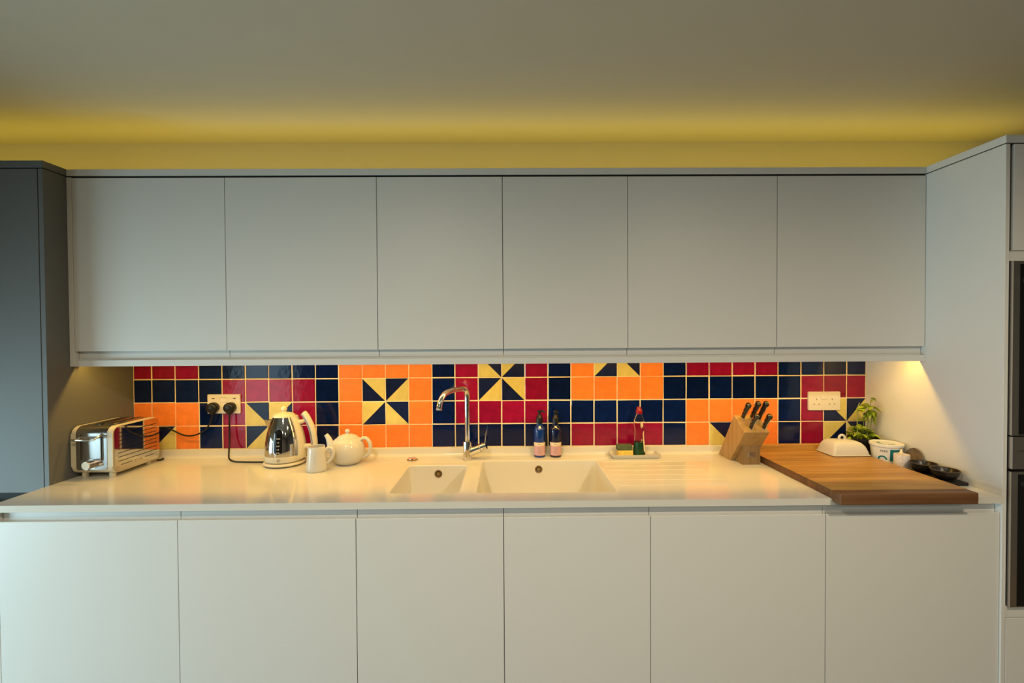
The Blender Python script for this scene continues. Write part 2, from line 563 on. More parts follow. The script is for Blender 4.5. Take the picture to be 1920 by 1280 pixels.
# ---- grey tall cabinet at the left -------------------------------------------
YG = -0.401
g = empty('tall_cabinet', (-0.62, -0.2, 0), 'dark grey tall cabinet at the left end of the kitchen', 'cabinet')
obj('body', box(nb(), -1.22, -0.0402, YG + .024, 0.003, 0.10, 2.1025), M_DARK, g)  # carcass coloured near-black so the door seams read as shade
obj('shadow_gap', box(nb(), -1.219, -0.0250, YG + .006, 0.002, 2.1040, 2.1085), M_DARK, g)  # dark filler standing in for shade below the top panel
obj('side_panel', box(nb(), -0.0395, -0.0213, YG, 0.003, 0.0, 2.1045, .0008), M_GREY, g)
obj('top_panel', box(nb(), -1.22, -0.0213, YG, 0.003, 2.1082, 2.1345, .0008), M_GREY, g)
for gx0, gx1 in ((-0.6300, -0.0425), (-1.2180, -0.6330)):
    b = nb(); prism(b, [(YG + .0008, .884), (YG + .006, .884), (YG + .0195, .902), (YG + .0195, 2.1035), (YG, 2.1035), (YG, .885)], YZ, gx0, gx1)
    obj('door', b, M_GREY, g)
    b = nb(); prism(b, [(YG, .10), (YG + .0195, .10), (YG + .0195, .832), (YG + .006, .848), (YG, .847)], YZ, gx0, gx1)
    obj('door', b, M_GREY, g)
obj('plinth', box(nb(), -1.22, -0.0402, YG + .06, YG + .08, 0, .1), M_GREY, g)

# ---- oven housing at the right ----------------------------------------------
YR = -0.607
t = empty('oven_housing', (3.71, -0.3, 0), 'white tall oven housing at the right end of the kitchen', 'cabinet')
obj('side_panel', box(nb(), 3.4012, 3.4160, YR, 0.003, 0.0, 2.1045, .0008), M_WHITE, t)
obj('top_panel', box(nb(), 3.4012, 4.02, YR, 0.003, 2.1082, 2.1345, .0008), M_WHITE, t)
obj('shadow_gap', box(nb(), 3.4050, 4.017, YR + .005, 0.002, 2.1046, 2.1081), M_DARK, t)  # shade of the top joint, put in as a dark strip
b = nb()
box(b, 3.4165, 4.018, YR + .022, 0.003, 1.7106, 2.1025)
box(b, 3.4165, 4.018, YR + .022, 0.003, 0.10, 0.5320)
box(b, 3.4165, 4.018, -0.03, 0.003, 0.5320, 1.7106)
box(b, 4.005, 4.018, YR + .022, 0.003, 0.5320, 1.7106)
obj('body', b, M_WHITE, t)
obj('rail', box(nb(), 3.4163, 4.018, YR + .002, YR + .021, 1.7110, 1.7440), M_WHITE, t)
b = nb(); prism(b, [(3.4300, YR), (4.016, YR), (4.016, YR + .0205), (3.4420, YR + .0205), (3.4300, YR + .008)], XY, 1.7460, 2.1035)
obj('door', b, M_WHITE, t)
obj('rail', box(nb(), 3.4163, 4.018, YR + .002, YR + .021, 0.4930, 0.5320), M_WHITE, t)
obj('drawer', box(nb(), 3.4180, 4.016, YR, YR + .0205, 0.105, 0.4905, .0008), M_WHITE, t)
obj('plinth', box(nb(), 3.4163, 4.018, YR + .06, YR + .08, 0, .1), M_WHITE, t)
def oven(label, z0, z1, panel):
    ov = empty('oven', (3.71, -0.31, z0), label, 'oven', 'built-in ovens')
    obj('body', box(nb(), 3.4166, 4.000, YR + .004, -0.035, z0 + .002, z1 - .002), M_BLACK, ov)
    zt = z1
    if panel:
        zt = z1 - 0.1185
        obj('control_panel', box(nb(), 3.4205, 4.001, YR - .012, YR + .0038, zt + .008, z1, .0015), M_STEEL, ov)
        obj('trim_line', box(nb(), 3.4380, 3.98, YR - .0126, YR - .0118, zt + .070, zt + .0715), M_DARK, ov)
    b = plate(nb(), [(3.4205, z0 + .001), (4.001, z0 + .001), (4.001, zt - .001), (3.4205, zt - .001)],
              [[(3.4430, z0 + .004), (3.977, z0 + .004), (3.977, zt - .010), (3.4430, zt - .010)]], XZ, YR - .010, YR + .0038)
    obj('door_frame', b, M_STEEL, ov)
    obj('door_glass', box(nb(), 3.4432, 3.9768, YR - .004, YR + .0038, z0 + .0042, zt - .0102), M_BGLASS, ov)
    h = nb(); tube(h, [(3.52, YR - .05, zt - .06), (3.90, YR - .05, zt - .06)], 0.009, 12)
    for xx in (3.54, 3.88):
        tube(h, [(xx, YR - .05, zt - .06), (xx, YR - .003, zt - .06)], 0.006, 10)
    obj('handle', h, M_STEEL, ov, 40)
oven('upper black glass oven with a steel frame in the white housing', 1.1190, 1.7095, False)
oven('lower black glass oven with a steel control band above its door', 0.5330, 1.1160, True)

# ================================================================== WORKTOP
wt = empty('worktop', (1.69, -0.30, 0.8866), 'glossy white solid worktop with moulded sinks, running the full kitchen width', 'worktop')
bowls = [(1.2915, 1.5400, -0.5210, -0.1700, 0.022), (1.6035, 2.1050, -0.5230, -0.1080, 0.022)]
e = 0.004
holes = [rrect(a - e, b_ + e, c - e, d + e, r + e, 7) for a, b_, c, d, r in bowls]
gy = [-0.140, -0.205, -0.266, -0.330, -0.392, -0.456]
gr = [(2.128 + 0.0, 2.50 + 0.012 * k, y) for k, y in enumerate(gy)]
gholes = [rrect(a, b_, y - .0032, y + .0032, .0031, 3) for a, b_, y in gr]
b = plate(nb(), [(-0.0210, YC + .002), (-0.0190, YC), (3.4005, YC), (3.4005, 0.0005), (-0.0210, 0.0005)], holes + gholes, XY, 0.8867, CT, wall_holes=False)
for a, b_, y in gr:     # groove floors
    lp = rrect(a, b_, y - .0032, y + .0032, .0031, 3)
    p = [b.verts.new((u, v, CT)) for u, v in lp]
    q = [b.verts.new((y2u, y + (v - y) * .55, CT - .0016)) for (y2u, v) in lp]
    for k in range(len(lp)):
        k2 = (k + 1) % len(lp)
        b.faces.new((p[k], p[k2], q[k2], q[k]))
    b.faces.new(q)
obj('slab', b, M_CORIAN, wt)
b = nb()
cr = 0.014
prof = [(0.0005, 0.9455), (-0.0105, 0.9455), (-0.012, 0.944)]
prof += [(-0.012 - cr + cr * math.cos(a), CT + cr - cr * math.sin(a)) for a in [PI / 2 * k / 6 for k in range(7)]]
prof += [(0.0005, CT)]
prism(b, prof, YZ, -0.0210, 3.4005)
up = obj('trim_1', b, M_CORIAN, None, 40); up['kind'] = 'structure'; up['label'] = 'low white upstand along the back of the worktop'
for a, b_, c, d, r in bowls:
    b = nb()
    zb = CT - 0.165
    levels = [(e, CT), (e * .45, CT - .0006), (e * .1, CT - .002), (0, CT - .0045), (-.004, zb + .03), (-.007, zb + .016), (-.013, zb + .006), (-.026, zb), ]
    prev = None
    for off, z in levels:
        lp = [b.verts.new((u, v, z)) for u, v in rrect(a - off, b_ + off, c - off, d + off, max(r + off, .022), 7)]
        if prev:
            for k in range(len(lp)):
                k2 = (k + 1) % len(lp)
                b.faces.new((prev[k], prev[k2], lp[k2], lp[k]))
        prev = lp
    b.faces.new(prev)
    sb = obj('sink_bowl', b, M_CORIAN, wt, 50)
    cx, cyy = (a + b_) / 2, (c + d) / 2
    dr = nb(); lathe(dr, [(0.044, zb + .0005), (0.044, zb + .003), (0.036, zb + .003), (0.03, zb + .0015), (0, zb + .0015)], cx, cyy, 28)
    obj('drain', dr, M_CHROME, sb, 40)
M_BRONZE = mat('overflow_metal', (0.40, 0.31, 0.20), 0.22, 1.0, noise=0.05)
for (ox, oy, oz) in ((1.4155, -0.1703, 0.873), (1.852, -0.1083, 0.8705)):
    ovf = empty('overflow_cover', (ox, oy, oz), None, 'sink overflow')
    ovf['label'] = 'round metal overflow cover in the %s sink bowl' % ('small' if ox < 1.5 else 'large')
    b = nb()
    prof = [(0.0, 0.0035), (0.0085, 0.0035), (0.0085, 0.0015), (0.0125, 0.0015), (0.0125, 0.004), (0.0165, 0.0035), (0.0175, 0.0005), (0.0175, 0)]
    lathe(b, prof, 0, 0, 32)
    for v in b.verts:
        x, y, z = v.co
        v.co = (ox + x, oy - z + .0012, oz + y)
    obj('ring', b, M_BRONZE, ovf, 35)
    b = nb(); lathe(b, [(0.0088, 0.0017), (0.0122, 0.0017), (0.0122, 0.0021), (0.0088, 0.0021)], 0, 0, 32, False, False)
    for v in b.verts:
        x, y, z = v.co
        v.co = (ox + x, oy - z + .0010, oz + y)
    obj('slot', b, M_DARK, ovf)
pk = empty('popup_waste_knob', (1.285, -0.078, CT), 'small round chrome waste knob set in the worktop behind the small sink', 'knob')
obj('collar', lathe(nb(), [(0.0245, CT + .0003), (0.0245, CT + .003), (0.022, CT + .0045), (0.0, CT + .0045)], 1.285, -0.078, 32), M_BRONZE, pk, 40)
obj('button', lathe(nb(), [(0.019, CT + .0046), (0.0185, CT + .0085), (0.015, CT + .010), (0.0, CT + .0095)], 1.285, -0.078, 32), M_CHROME, pk, 40)

# ---- light fittings ----------------------------------------------------------
M_LEDW = mat('led_warm', (0.9, 0.7, 0.4), 0.4, emit=(1.0, 0.72, 0.35), estr=14.0)
M_LEDY = mat('led_yellow', (0.9, 0.7, 0.2), 0.4, emit=(1.0, 0.75, 0.15), estr=5.0)
M_TAPE = mat('led_tape', (0.75, 0.72, 0.65), 0.5, noise=0.02)
ls = empty('led_strip', (1.69, -0.2685, 1.384), 'warm LED strip fixed behind the pelmet under the wall cabinets', 'led strip')
obj('tape', box(nb(), 0.01, 3.38, -0.2735, -0.2635, 1.3842, 1.3858), M_TAPE, ls)
b = nb()
for k in range(168):
    x = 0.015 + k * 0.02
    box(b, x, x + .005, -0.2710, -0.2660, 1.3825, 1.3841)
bd = obj('led_bead', b, M_LEDW, ls); bd['kind'] = 'stuff'
ls2 = empty('led_strip', (1.70, -0.145, 2.136), 'yellow LED strip lying out of sight on top of the wall cabinets', 'led strip')
obj('tape', box(nb(), -1.18, 3.98, -0.152, -0.138, 2.1348, 2.1362), M_TAPE, ls2)
b = nb()
for k in range(172):
    x = -1.17 + k * 0.03
    box(b, x, x + .005, -0.1475, -0.1425, 2.1363, 2.138)
bd = obj('led_bead', b, M_LEDY, ls2); bd['kind'] = 'stuff'

M_LAMP = mat('lamp_glow', (1, .9, .75), 0.5, emit=(1.0, 0.78, 0.5), estr=6.0)
def downlight(x, y, power, label):
    o = empty('downlight', (x, y, CEIL - .006), label, 'ceiling light', 'recessed ceiling downlights')
    b = nb(); lathe(b, [(0.030, CEIL - .0045), (0.034, CEIL - .006), (0.044, CEIL - .006), (0.048, CEIL - .0005)], x, y, 28, False, False)
    obj('bezel', b, M_CHROME, o, 40)
    obj('lens', lathe(nb(), [(0.0305, CEIL - .003), (0.0, CEIL - .003)], x, y, 24, False, False), M_LAMP, o)
    d = bpy.data.lights.new('downlight_lamp', 'SPOT')
    d.energy = power; d.color = DOWN; d.spot_size = math.radians(178); d.spot_blend = 0.8; d.shadow_soft_size = 0.05
    l = bpy.data.objects.new('downlight_lamp', d)
    l.location = (0, 0, -0.02)
    COL.objects.link(l); l.parent = o
for k, x in enumerate((1.20, 2.92)):
    for j, y in enumerate((-1.95, -3.7)):
        downlight(x, y, DOWN_W, ['left', 'right'][k] + [' downlight in the ceiling row nearest the wall cabinets', ' downlight in the ceiling row far from the wall cabinets'][j])

# ================================================================== FAUCET
fx, fy = 1.534, -0.087
fa = empty('kitchen_tap', (fx, fy, CT), 'chrome swivel kitchen tap standing between the two sink bowls', 'tap')
b = nb(); lathe(b, [(0.0222, CT), (0.0222, CT + .003), (0.0212, CT + .004), (0.0205, .99), (0.0195, .9945), (0.0125, .9950), (0.0125, .997)], fx, fy, 32)
obj('body', b, M_CHROME, fa, 40)
pts = [(fx, fy, .99), (fx, fy, 1.06), (fx, fy, 1.14), (fx, fy, 1.195), (1.5315, -.092, 1.218), (1.520, -.109, 1.2315), (1.500, -.140, 1.2340),
       (1.476, -.185, 1.2335), (1.456, -.222, 1.2270), (1.4435, -.246, 1.2090), (1.4370, -.258, 1.186), (1.4345, -.263, 1.166)]
b = nb(); tube(b, smoothpts(pts, 6), 0.0116, 20)
sp = obj('spout', b, M_CHROME, fa, 50)
b = nb(); tube(b, [(1.4347, -.2625, 1.169), (1.4340, -.264, 1.162)], 0.0125, 20)
obj('nozzle', b, M_STEEL, sp, 40)
b = nb(); tube(b, [(1.545, fy, .946), (1.585, fy - .002, .961), (1.609, fy - .003, .970)], [0.0182, 0.0182, 0.0182], 24)
vl = obj('valve', b, M_CHROME, fa, 40)
b = nb(); tube(b, [(1.590, fy - .0022, .9630), (1.594, fy - .0024, .9645)], 0.0190, 24)
obj('ring', b, M_STEEL, vl, 40)
b = nb(); tube(b, [(1.609, fy - .003, .970), (1.619, fy - .004, .9735)], [0.0178, 0.0168], 24)
obj('valve_cap', b, M_CHROME, vl, 40)
b = nb(); tube(b, smoothpts([(1.611, fy - .004, .975), (1.613, fy - .006, .993), (1.6165, fy - .010, 1.018), (1.6195, fy - .013, 1.043)], 5), [0.010, 0.008, 0.007, 0.0055], 12, flat=0.32, up=(0, 1, 0))
obj('lever', b, M_CHROME, fa, 50)

# ================================================================== TOASTER
tx0, tx1, ty0, ty1, tz0, tz1 = -0.0165, 0.1520, -0.3180, -0.0720, 0.9270, 1.1150
to = empty('toaster', ((tx0 + tx1) / 2, (ty0 + ty1) / 2, CT), 'cream and polished steel toaster standing against the grey cabinet', 'toaster')
prof = rrect(ty0, ty1, tz0, tz1, 0.030, 8)
b = nb(); prism(b, prof, YZ, tx0, tx1 - .004)
es = [ed for ed in b.edges if abs(ed.verts[0].co.x - ed.verts[1].co.x) < 1e-6]
bmesh.ops.bevel(b, geom=es, offset=0.004, segments=2, affect='EDGES')
obj('body', b, M_CREAM, to, 40)
# steel wrap: front face and top
px0, px1 = 0.0055, 0.1270
path = [(ty0 - .0012, 0.9560), (ty0 - .0012, tz1 - .030)]
path += [(ty0 + .030 - .0312 * math.cos(a), tz1 - .030 + .0312 * math.sin(a)) for a in [PI / 2 * k / 8 for k in range(1, 9)]]
path += [(ty1 - .030, tz1 + .0012)]
path += [(ty1 - .030 + .0312 * math.sin(a), tz1 - .030 + .0312 * math.cos(a)) for a in [PI / 2 * k / 8 for k in range(1, 9)]]
inner = [(ty0 + .002, 0.9560), (ty0 + .002, tz1 - .03), (ty0 + .03, tz1 - .002), (ty1 - .03, tz1 - .002), (ty1 - .002, tz1 - .03)]
b = nb()
va = [[b.verts.new((x, y, z)) for y, z in path] for x in (px0, px1)]
vb = [[b.verts.new((x, ty0 + .12 + (y - ty0 - .12) * .985, min(z, tz1 - .0018) if z > tz1 - .004 else z)) for y, z in path] for x in (px0, px1)]
for i in range(len(path) - 1):
    b.faces.new((va[0][i], va[1][i], va[1][i + 1], va[0][i + 1]))
    b.faces.new((va[0][i], va[0][i + 1], vb[0][i + 1], vb[0][i]))
    b.faces.new((va[1][i + 1], va[1][i], vb[1][i], vb[1][i + 1]))
b.faces.new((va[0][0], vb[0][0], vb[1][0], va[1][0]))
wrap = obj('steel_cover', b, M_COVER, to, 30)
rb_ = .010
lp_ = [(px1, 0.9560), (px0, 0.9560)] + [(px0 + rb_ - rb_ * math.cos(a), 0.9545 - rb_ * math.sin(a)) for a in [PI / 2 * k / 6 for k in range(7)]] + [(px1 - rb_ + rb_ * math.sin(a), 0.9545 - rb_ * math.cos(a)) for a in [PI / 2 * k / 6 for k in range(7)]]
lo = nb(); prism(lo, lp_, XZ, ty0 - .0012, ty0 + .004)
obj('cover_foot', lo, M_COVER, wrap)
# bread slots in the top
for sx in (0.034, 0.086):
    b = plate(nb(), rrect(sx - .001, sx + .029, ty0 + .045, ty1 - .038, .006, 4), [rrect(sx + .003, sx + .025, ty0 + .049, ty1 - .042, .004, 4)], XY, tz1 + .0008, tz1 + .0045)
    so = obj('bread_slot', b, M_POLISH, to)
    obj('slot_opening', box(nb(), sx + .003, sx + .025, ty0 + .049, ty1 - .042, tz1 + .0010, tz1 + .0016), M_DARK, so)
# front: two lever tracks, lever, knob, buttons
for x in (0.0265, 0.1075):
    b = plate(nb(), rrect(x - .0048, x + .0048, 0.981, 1.0905, .0046, 4), [rrect(x - .0020, x + .0020, 0.984, 1.087, .0019, 3)], XZ, ty0 - .0030, ty0 - .0010)
    tr = obj('lever_track', b, M_POLISH, to)
    obj('track_slot', box(nb(), x - .002, x + .002, ty0 - .0016, ty0 - .0012, 0.984, 1.087), M_DARK, tr)
b = nb()
tube(b, smoothpts([(0.0265, ty0 + .001, 1.077), (0.0265, ty0 - .012, 1.073), (0.027, ty0 - .030, 1.071)], 4), 0.0035, 10)
tube(b, smoothpts([(0.1075, ty0 + .001, 1.083), (0.1060, ty0 - .014, 1.080), (0.1020, ty0 - .031, 1.072)], 4), 0.0042, 10)
tube(b, smoothpts([(0.0135, ty0 - .031, 1.0705), (0.04, ty0 - .033, 1.0705), (0.0755, ty0 - .033, 1.0705), (0.1020, ty0 - .031, 1.0720)], 4), [0.0042, 0.005, 0.0055, 0.0042], 12, flat=.75)
obj('lever', b, M_CHROME, to, 50)
b = nb()
for r0, w0, w1, in ((0.0215, .0010, .0035), (0.0150, .0035, .024), (0.0162, .024, .0275)):
    tube(b, [(0.0660, ty0 - w0, 0.968), (0.0660, ty0 - w1, 0.968)], r0, 28)
kn = obj('timer_knob', b, M_STEEL, to, 40)
b = nb(); tube(b, [(0.0660, ty0 - .0274, 0.968), (0.0660, ty0 - .0292, 0.968)], .0152, 28)
obj('knob_cap', b, M_CREAM, kn, 40)
for x in (0.0340, 0.1040):
    b = nb(); tube(b, [(x, ty0 - .001, 0.968), (x, ty0 - .0045, 0.968)], .0068, 20)
    bt = obj('button', b, M_CHROME, to, 40)
    b = nb(); tube(b, [(x, ty0 - .0044, 0.968), (x, ty0 - .0056, 0.968)], .0045, 20)
    obj('button_cap', b, M_CREAM, bt, 40)
# pierced side plate
oy0, oy1 = ty0 + .004, ty1 - .004
holes_ = []
for k in range(8):
    z = 1.0860 - k * 0.0163
    holes_.append(rrect(oy0 + .018, oy1 - .016, z - .0013, z + .0013, .0012, 3))
z = 1.0860 - 8 * 0.0163
holes_.append(rrect(oy0 + .030, oy0 + .088, z - .0012, z + .0012, .0011, 3))
holes_.append(rrect(oy1 - .084, oy1 - .030, z - .0012, z + .0012, .0011, 3))
for yy, zz in ((oy0 + .017, tz0 + .022), (oy1 - .017, tz0 + .022), (oy0 + .017, tz1 - .0145), (oy1 - .017, tz1 - .0145)):
    holes_.append(circ(yy, zz, .0030, 10))
b = plate(nb(), rrect(oy0, oy1, tz0 + .003, tz1 - .003, .026, 8), holes_, YZ, tx1 - .0022, tx1)
sd = obj('side_plate', b, M_POLISH, to)
obj('slot_backing', plate(nb(), rrect(oy0 + .004, oy1 - .004, tz0 + .007, tz1 - .007, .022, 6), [], YZ, tx1 - .0036, tx1 - .0027), M_DARK, sd)
sc = nb()
for yy, zz in ((oy0 + .017, tz0 + .022), (oy1 - .017, tz0 + .022), (oy0 + .017, tz1 - .0145), (oy1 - .017, tz1 - .0145)):
    s_ = nb(); tube(s_, [(tx1 - .0026, yy, zz), (tx1 + .0008, yy, zz)], .0023, 12)
    obj('screw', s_, M_POLISH, sd, 40)
sc.free()
tb = text_bm('Dualit', 0.017, lambda u, v, w: (tx1 + .0003 + w, (oy0 + oy1) / 2 + .002 + u, 1.0860 - 8 * .0163 + v - .001), .0003)
obj('lettering', tb, M_STEEL, sd)
for x in (tx0 + .030, tx1 - .030):
    for y in (ty0 + .030, ty1 - .035):
        b = nb(); lathe(b, [(0.0105, CT), (0.0115, CT + .004), (0.0115, tz0 + .002)], x, y, 18)
        obj('foot', b, M_CREAM, to, 40)
b = nb(); tube(b, smoothpts([(0.135, ty1 + .002, .9150), (0.146, ty1 + .020, .9145), (0.137, ty1 + .036, .9140)], 4), 0.0042, 10)

obj('cord_stub', b, M_BLACK, to, 50)

# ================================================================== KETTLE
kx, ky = 0.735, -0.125
ke = empty('kettle', (kx, ky, CT), 'polished steel jug kettle with cream lid, handle and base', 'kettle')
b = nb(); lathe(b, [(0.078, CT + .004), (0.085, CT + .007), (0.0865, CT + .011), (0.083, CT + .0165), (0.070, CT + .0185), (0, CT + .0185)], kx, ky, 48)
kb = obj('power_base', b, M_CREAM, ke, 40)
for k in range(4):
    a = PI / 4 + k * PI / 2
    b = nb(); lathe(b, [(0.006, CT), (0.006, CT + .006)], kx + .065 * math.cos(a), ky + .065 * math.sin(a), 12)
    obj('foot', b, M_CREAM, kb)
b = nb(); lathe(b, [(0.072, CT + .0190), (0.0790, CT + .0215), (0.0805, CT + .026), (0.0800, CT + .0455), (0.0785, CT + .0465)], kx, ky, 48)
obj('base_ring', b, M_CREAM, ke, 40)
KP = [(0.0792, .9560), (0.0795, .970), (0.0785, .990), (0.0760, 1.012), (0.0722, 1.034), (0.0672, 1.056), (0.0610, 1.078), (0.0540, 1.098), (0.0475, 1.114), (0.0455, 1.1190)]
def kr(z):
    for (r0, z0), (r1, z1) in zip(KP, KP[1:]):
        if z0 <= z <= z1:
            return r0 + (r1 - r0) * (z - z0) / (z1 - z0)
    return KP[0][0] if z < KP[0][1] else KP[-1][0]
b = nb(); lathe(b, [(r, z) for r, z in KP], kx, ky, 56)
obj('body', b, M_POLISH, ke, 40)
b = nb(); lathe(b, [(0.0462, 1.1185), (0.0462, 1.1215), (0.043, 1.127), (0.034, 1.1325), (0.020, 1.1365), (0.0095, 1.138), (0.0085, 1.1415)], kx, ky, 40)
ld = obj('lid', b, M_CREAM, ke, 40)
b = nb(); lathe(b, [(0.0, 1.1405), (0.008, 1.1415), (0.0118, 1.1465), (0.0128, 1.152), (0.0115, 1.158), (0.0070, 1.163), (0, 1.1645)], kx, ky, 24)
obj('knob', b, M_CREAM, ld, 60)
# cream spine on the handle side
b = nb()
zz = [CT + .030, .95, .97, .99, 1.01, 1.03, 1.05, 1.07, 1.09, 1.105, 1.116, 1.121]
sec = []
for z in zz:
    r = max(kr(z), 0.0)
    ws = 0.034 - .010 * (z - .94) / .18
    ring = [b.verts.new((kx + math.sqrt(max((r) ** 2 - ws * ws, 0)) - .004, ky - ws, z)),
            b.verts.new((kx + math.sqrt(max(r * r - ws * ws, 0)) + .006, ky - ws, z)),
            b.verts.new((kx + r + .0100, ky - ws * .55, z)),
            b.verts.new((kx + r + .0125, ky, z)),
            b.verts.new((kx + r + .0100, ky + ws * .55, z)),
            b.verts.new((kx + math.sqrt(max(r * r - ws * ws, 0)) + .006, ky + ws, z)),
            b.verts.new((kx + math.sqrt(max(r * r - ws * ws, 0)) - .004, ky + ws, z))]
    sec.append(ring)
for p, q in zip(sec, sec[1:]):
    for k in range(7):
        k2 = (k + 1) % 7
        b.faces.new((p[k], p[k2], q[k2], q[k]))
b.faces.new(sec[0][::-1]); b.faces.new(sec[-1])
obj('spine', b, M_CREAM, ke, 40)
hp = smoothpts([(0.8225, ky - .002, 1.138), (0.8355, ky - .002, 1.119), (0.8525, ky - .002, 1.083), (0.8635, ky - .002, 1.045), (0.8690, ky - .002, 1.005), (0.8690, ky - .002, .970)], 6)
b = nb(); tube(b, hp, [0.0085, 0.011, 0.0115, 0.0115, 0.011, 0.009], 16, flat=1.15)
hd = obj('handle', b, M_CREAM, ke, 60)
b = nb(); tube(b, [p + Vector((-.0100, -.0070, -.003)) for p in hp[2:-3]], 0.0052, 10, flat=.9)
obj('grip_strip', b, M_STEEL, hd, 60)
b = nb(); tube(b, smoothpts([(0.795, ky, 1.090), (0.820, ky, 1.098), (0.847, ky - .001, 1.104)], 4), [0.013, 0.0085, 0.008], 14)
obj('handle_arm', b, M_CREAM, ke, 60)
b = nb(); tube(b, smoothpts([(0.808, ky, .985), (0.838, ky, .988), (0.868, ky - .001, .992)], 4), [0.014, 0.011, 0.009], 14)
obj('handle_arm', b, M_CREAM, ke, 60)
# spout: folded V of steel
b = nb()
zt = 1.1005; xs = kx - kr(zt)
tip = (kx - .0905, ky, zt + .004)
V = [(xs + .012, ky - .026, zt + .004), (xs + .012, ky + .026, zt + .004), tip, (kx - kr(1.055) + .001, ky, 1.055),
     (xs + .012, ky - .023, zt + .004), (xs + .012, ky + .023, zt + .004), (tip[0] + .006, ky, tip[2]), (kx - kr(1.062) + .003, ky, 1.062)]
vv = [b.verts.new(q) for q in V]
for f in ((0, 2, 3), (2, 1, 3), (4, 7, 6), (6, 7, 5), (0, 4, 6, 2), (2, 6, 5, 1), (0, 3, 7, 4), (1, 5, 7, 3)):
    b.faces.new([vv[i] for i in f])
obj('spout', b, M_POLISH, ke)
# water gauge on the front
def on_kettle(u, v, w):
    r = kr(v) + .0006 + w
    a = -PI / 2 + u / 0.075
    return (kx + r * math.cos(a), ky + r * math.sin(a), v)
uc = 0.0105
def gauge_strip(u0, u1, z0, z1, w, n=14):
    b = nb()
    L = []
    hw = (u1 - u0) / 2
    for k in range(n + 1):
        z = z0 + (z1 - z0) * k / n
        dz = min(z - z0, z1 - z)
        wv = hw if dz >= hw else math.sqrt(max(hw * hw - (hw - dz) ** 2, 1e-8))
        uu = (u0 + u1) / 2
        L.append([b.verts.new(on_kettle(uu + wv * s, z, w)) for s in (-1, -.5, 0, .5, 1)])
    for p, q in zip(L, L[1:]):
        for i in range(4):
            b.faces.new((p[i], p[i + 1], q[i + 1], q[i]))
    return b
ga = obj('gauge_rim', gauge_strip(uc - .0215, uc + .0165, .9665, 1.0760, .0003, 28), M_CHROME, ke, 60)
obj('gauge_window', gauge_strip(uc - .0192, uc + .0142, .9690, 1.0735, .0008, 28), M_BGLASS, ga, 60)
M_PRINT = mat('white_print', (0.75, 0.72, 0.66), 0.5, noise=0.02)
for k, s in enumerate(('MAX', '1.5', '1.25', '1.0', '0.75')):
    z = 1.035 - k * .0145 - (0 if k == 0 else .001)
    tb = text_bm(s, .0078, lambda u, v, w, z=z: on_kettle(uc - .0025 + u, z + v, .0013 + w), .0002)
    obj('lettering', tb, M_PRINT, ga)
# round badge on the base ring
b = nb(); tube(b, [(kx + .010, ky - .0797, CT + .034), (kx + .0101, ky - .0812, CT + .034)], .0065, 20)
obj('badge', b, M_STEEL, ke, 40)

# ================================================================== CREAMER and TEAPOT
cx, cy = 0.9185, -0.232
jug = empty('milk_jug', (cx, cy, CT), 'small white ceramic jug with a handle between kettle and teapot', 'jug')
b = nb(); lathe(b, [(0.040, CT), (0.0430, CT + .003), (0.0425, CT + .012), (0.0395, CT + .040), (0.0360, CT + .075), (0.0335, CT + .100), (0.0325, CT + .1025), (0.0310, CT + .1015), (0.0320, CT + .090), (0.0375, CT + .03), (0.036, CT + .006), (0, CT + .005)], cx, cy, 40)
obj('body', b, M_CERAM, jug, 50)
b = nb(); tube(b, smoothpts([(cx + .033, cy + .006, CT + .080), (cx + .045, cy + .010, CT + .092), (cx + .060, cy + .012, CT + .086), (cx + .064, cy + .013, CT + .068), (cx + .056, cy + .011, CT + .045), (cx + .040, cy + .008, CT + .028)], 6), [0.006, 0.0075, 0.008, 0.008, 0.007, 0.006], 14, flat=1.2)
obj('handle', b, M_CERAM, jug, 60)

px_, py_ = 1.0110, -0.125
tp = empty('teapot', (px_, py_, CT), 'round white ceramic teapot with spout, handle and knobbed lid', 'teapot')
b = nb(); lathe(b, [(0.040, CT), (0.044, CT + .0015), (0.056, CT + .010), (0.0665, CT + .024), (0.0725, CT + .042), (0.0740, CT + .058), (0.0725, CT + .074), (0.0670, CT + .091), (0.0580, CT + .104), (0.0480, CT + .1125), (0.0455, CT + .1135), (0.044, CT + .1115)], px_, py_, 48)
obj('body', b, M_CERAM, tp, 60)
b = nb(); lathe(b, [(0.0430, CT + .1105), (0.0452, CT + .1140), (0.040, CT + .1195), (0.030, CT + .1250), (0.018, CT + .1285), (0.0072, CT + .1295), (0.0062, CT + .1325)], px_, py_, 40)
ld = obj('lid', b, M_CERAM, tp, 60)
b = nb(); lathe(b, [(0, CT + .1315), (0.0065, CT + .1335), (0.0098, CT + .1385), (0.0102, CT + .1425), (0.0085, CT + .1475), (0.0045, CT + .1505), (0, CT + .1512)], px_, py_, 24)
obj('knob', b, M_CERAM, ld, 60)
b = nb(); tube(b, smoothpts([(px_ - .055, py_, CT + .052), (px_ - .070, py_, CT + .070), (px_ - .077, py_, CT + .092), (px_ - .084, py_, CT + .111), (px_ - .0945, py_, CT + .1275)], 6), [0.021, 0.0185, 0.0145, 0.0115, 0.0085], 18)
obj('spout', b, M_CERAM, tp, 60)
b = nb(); tube(b, smoothpts([(px_ + .052, py_, CT + .098), (px_ + .066, py_, CT + .1100), (px_ + .083, py_, CT + .1085), (px_ + .0975, py_, CT + .088), (px_ + .0985, py_, CT + .062), (px_ + .088, py_, CT + .038), (px_ + .064, py_, CT + .024)], 6), [0.0075, 0.0075, 0.008, 0.0082, 0.008, 0.0072, 0.0065], 14, flat=1.25)
obj('handle', b, M_CERAM, tp, 60)

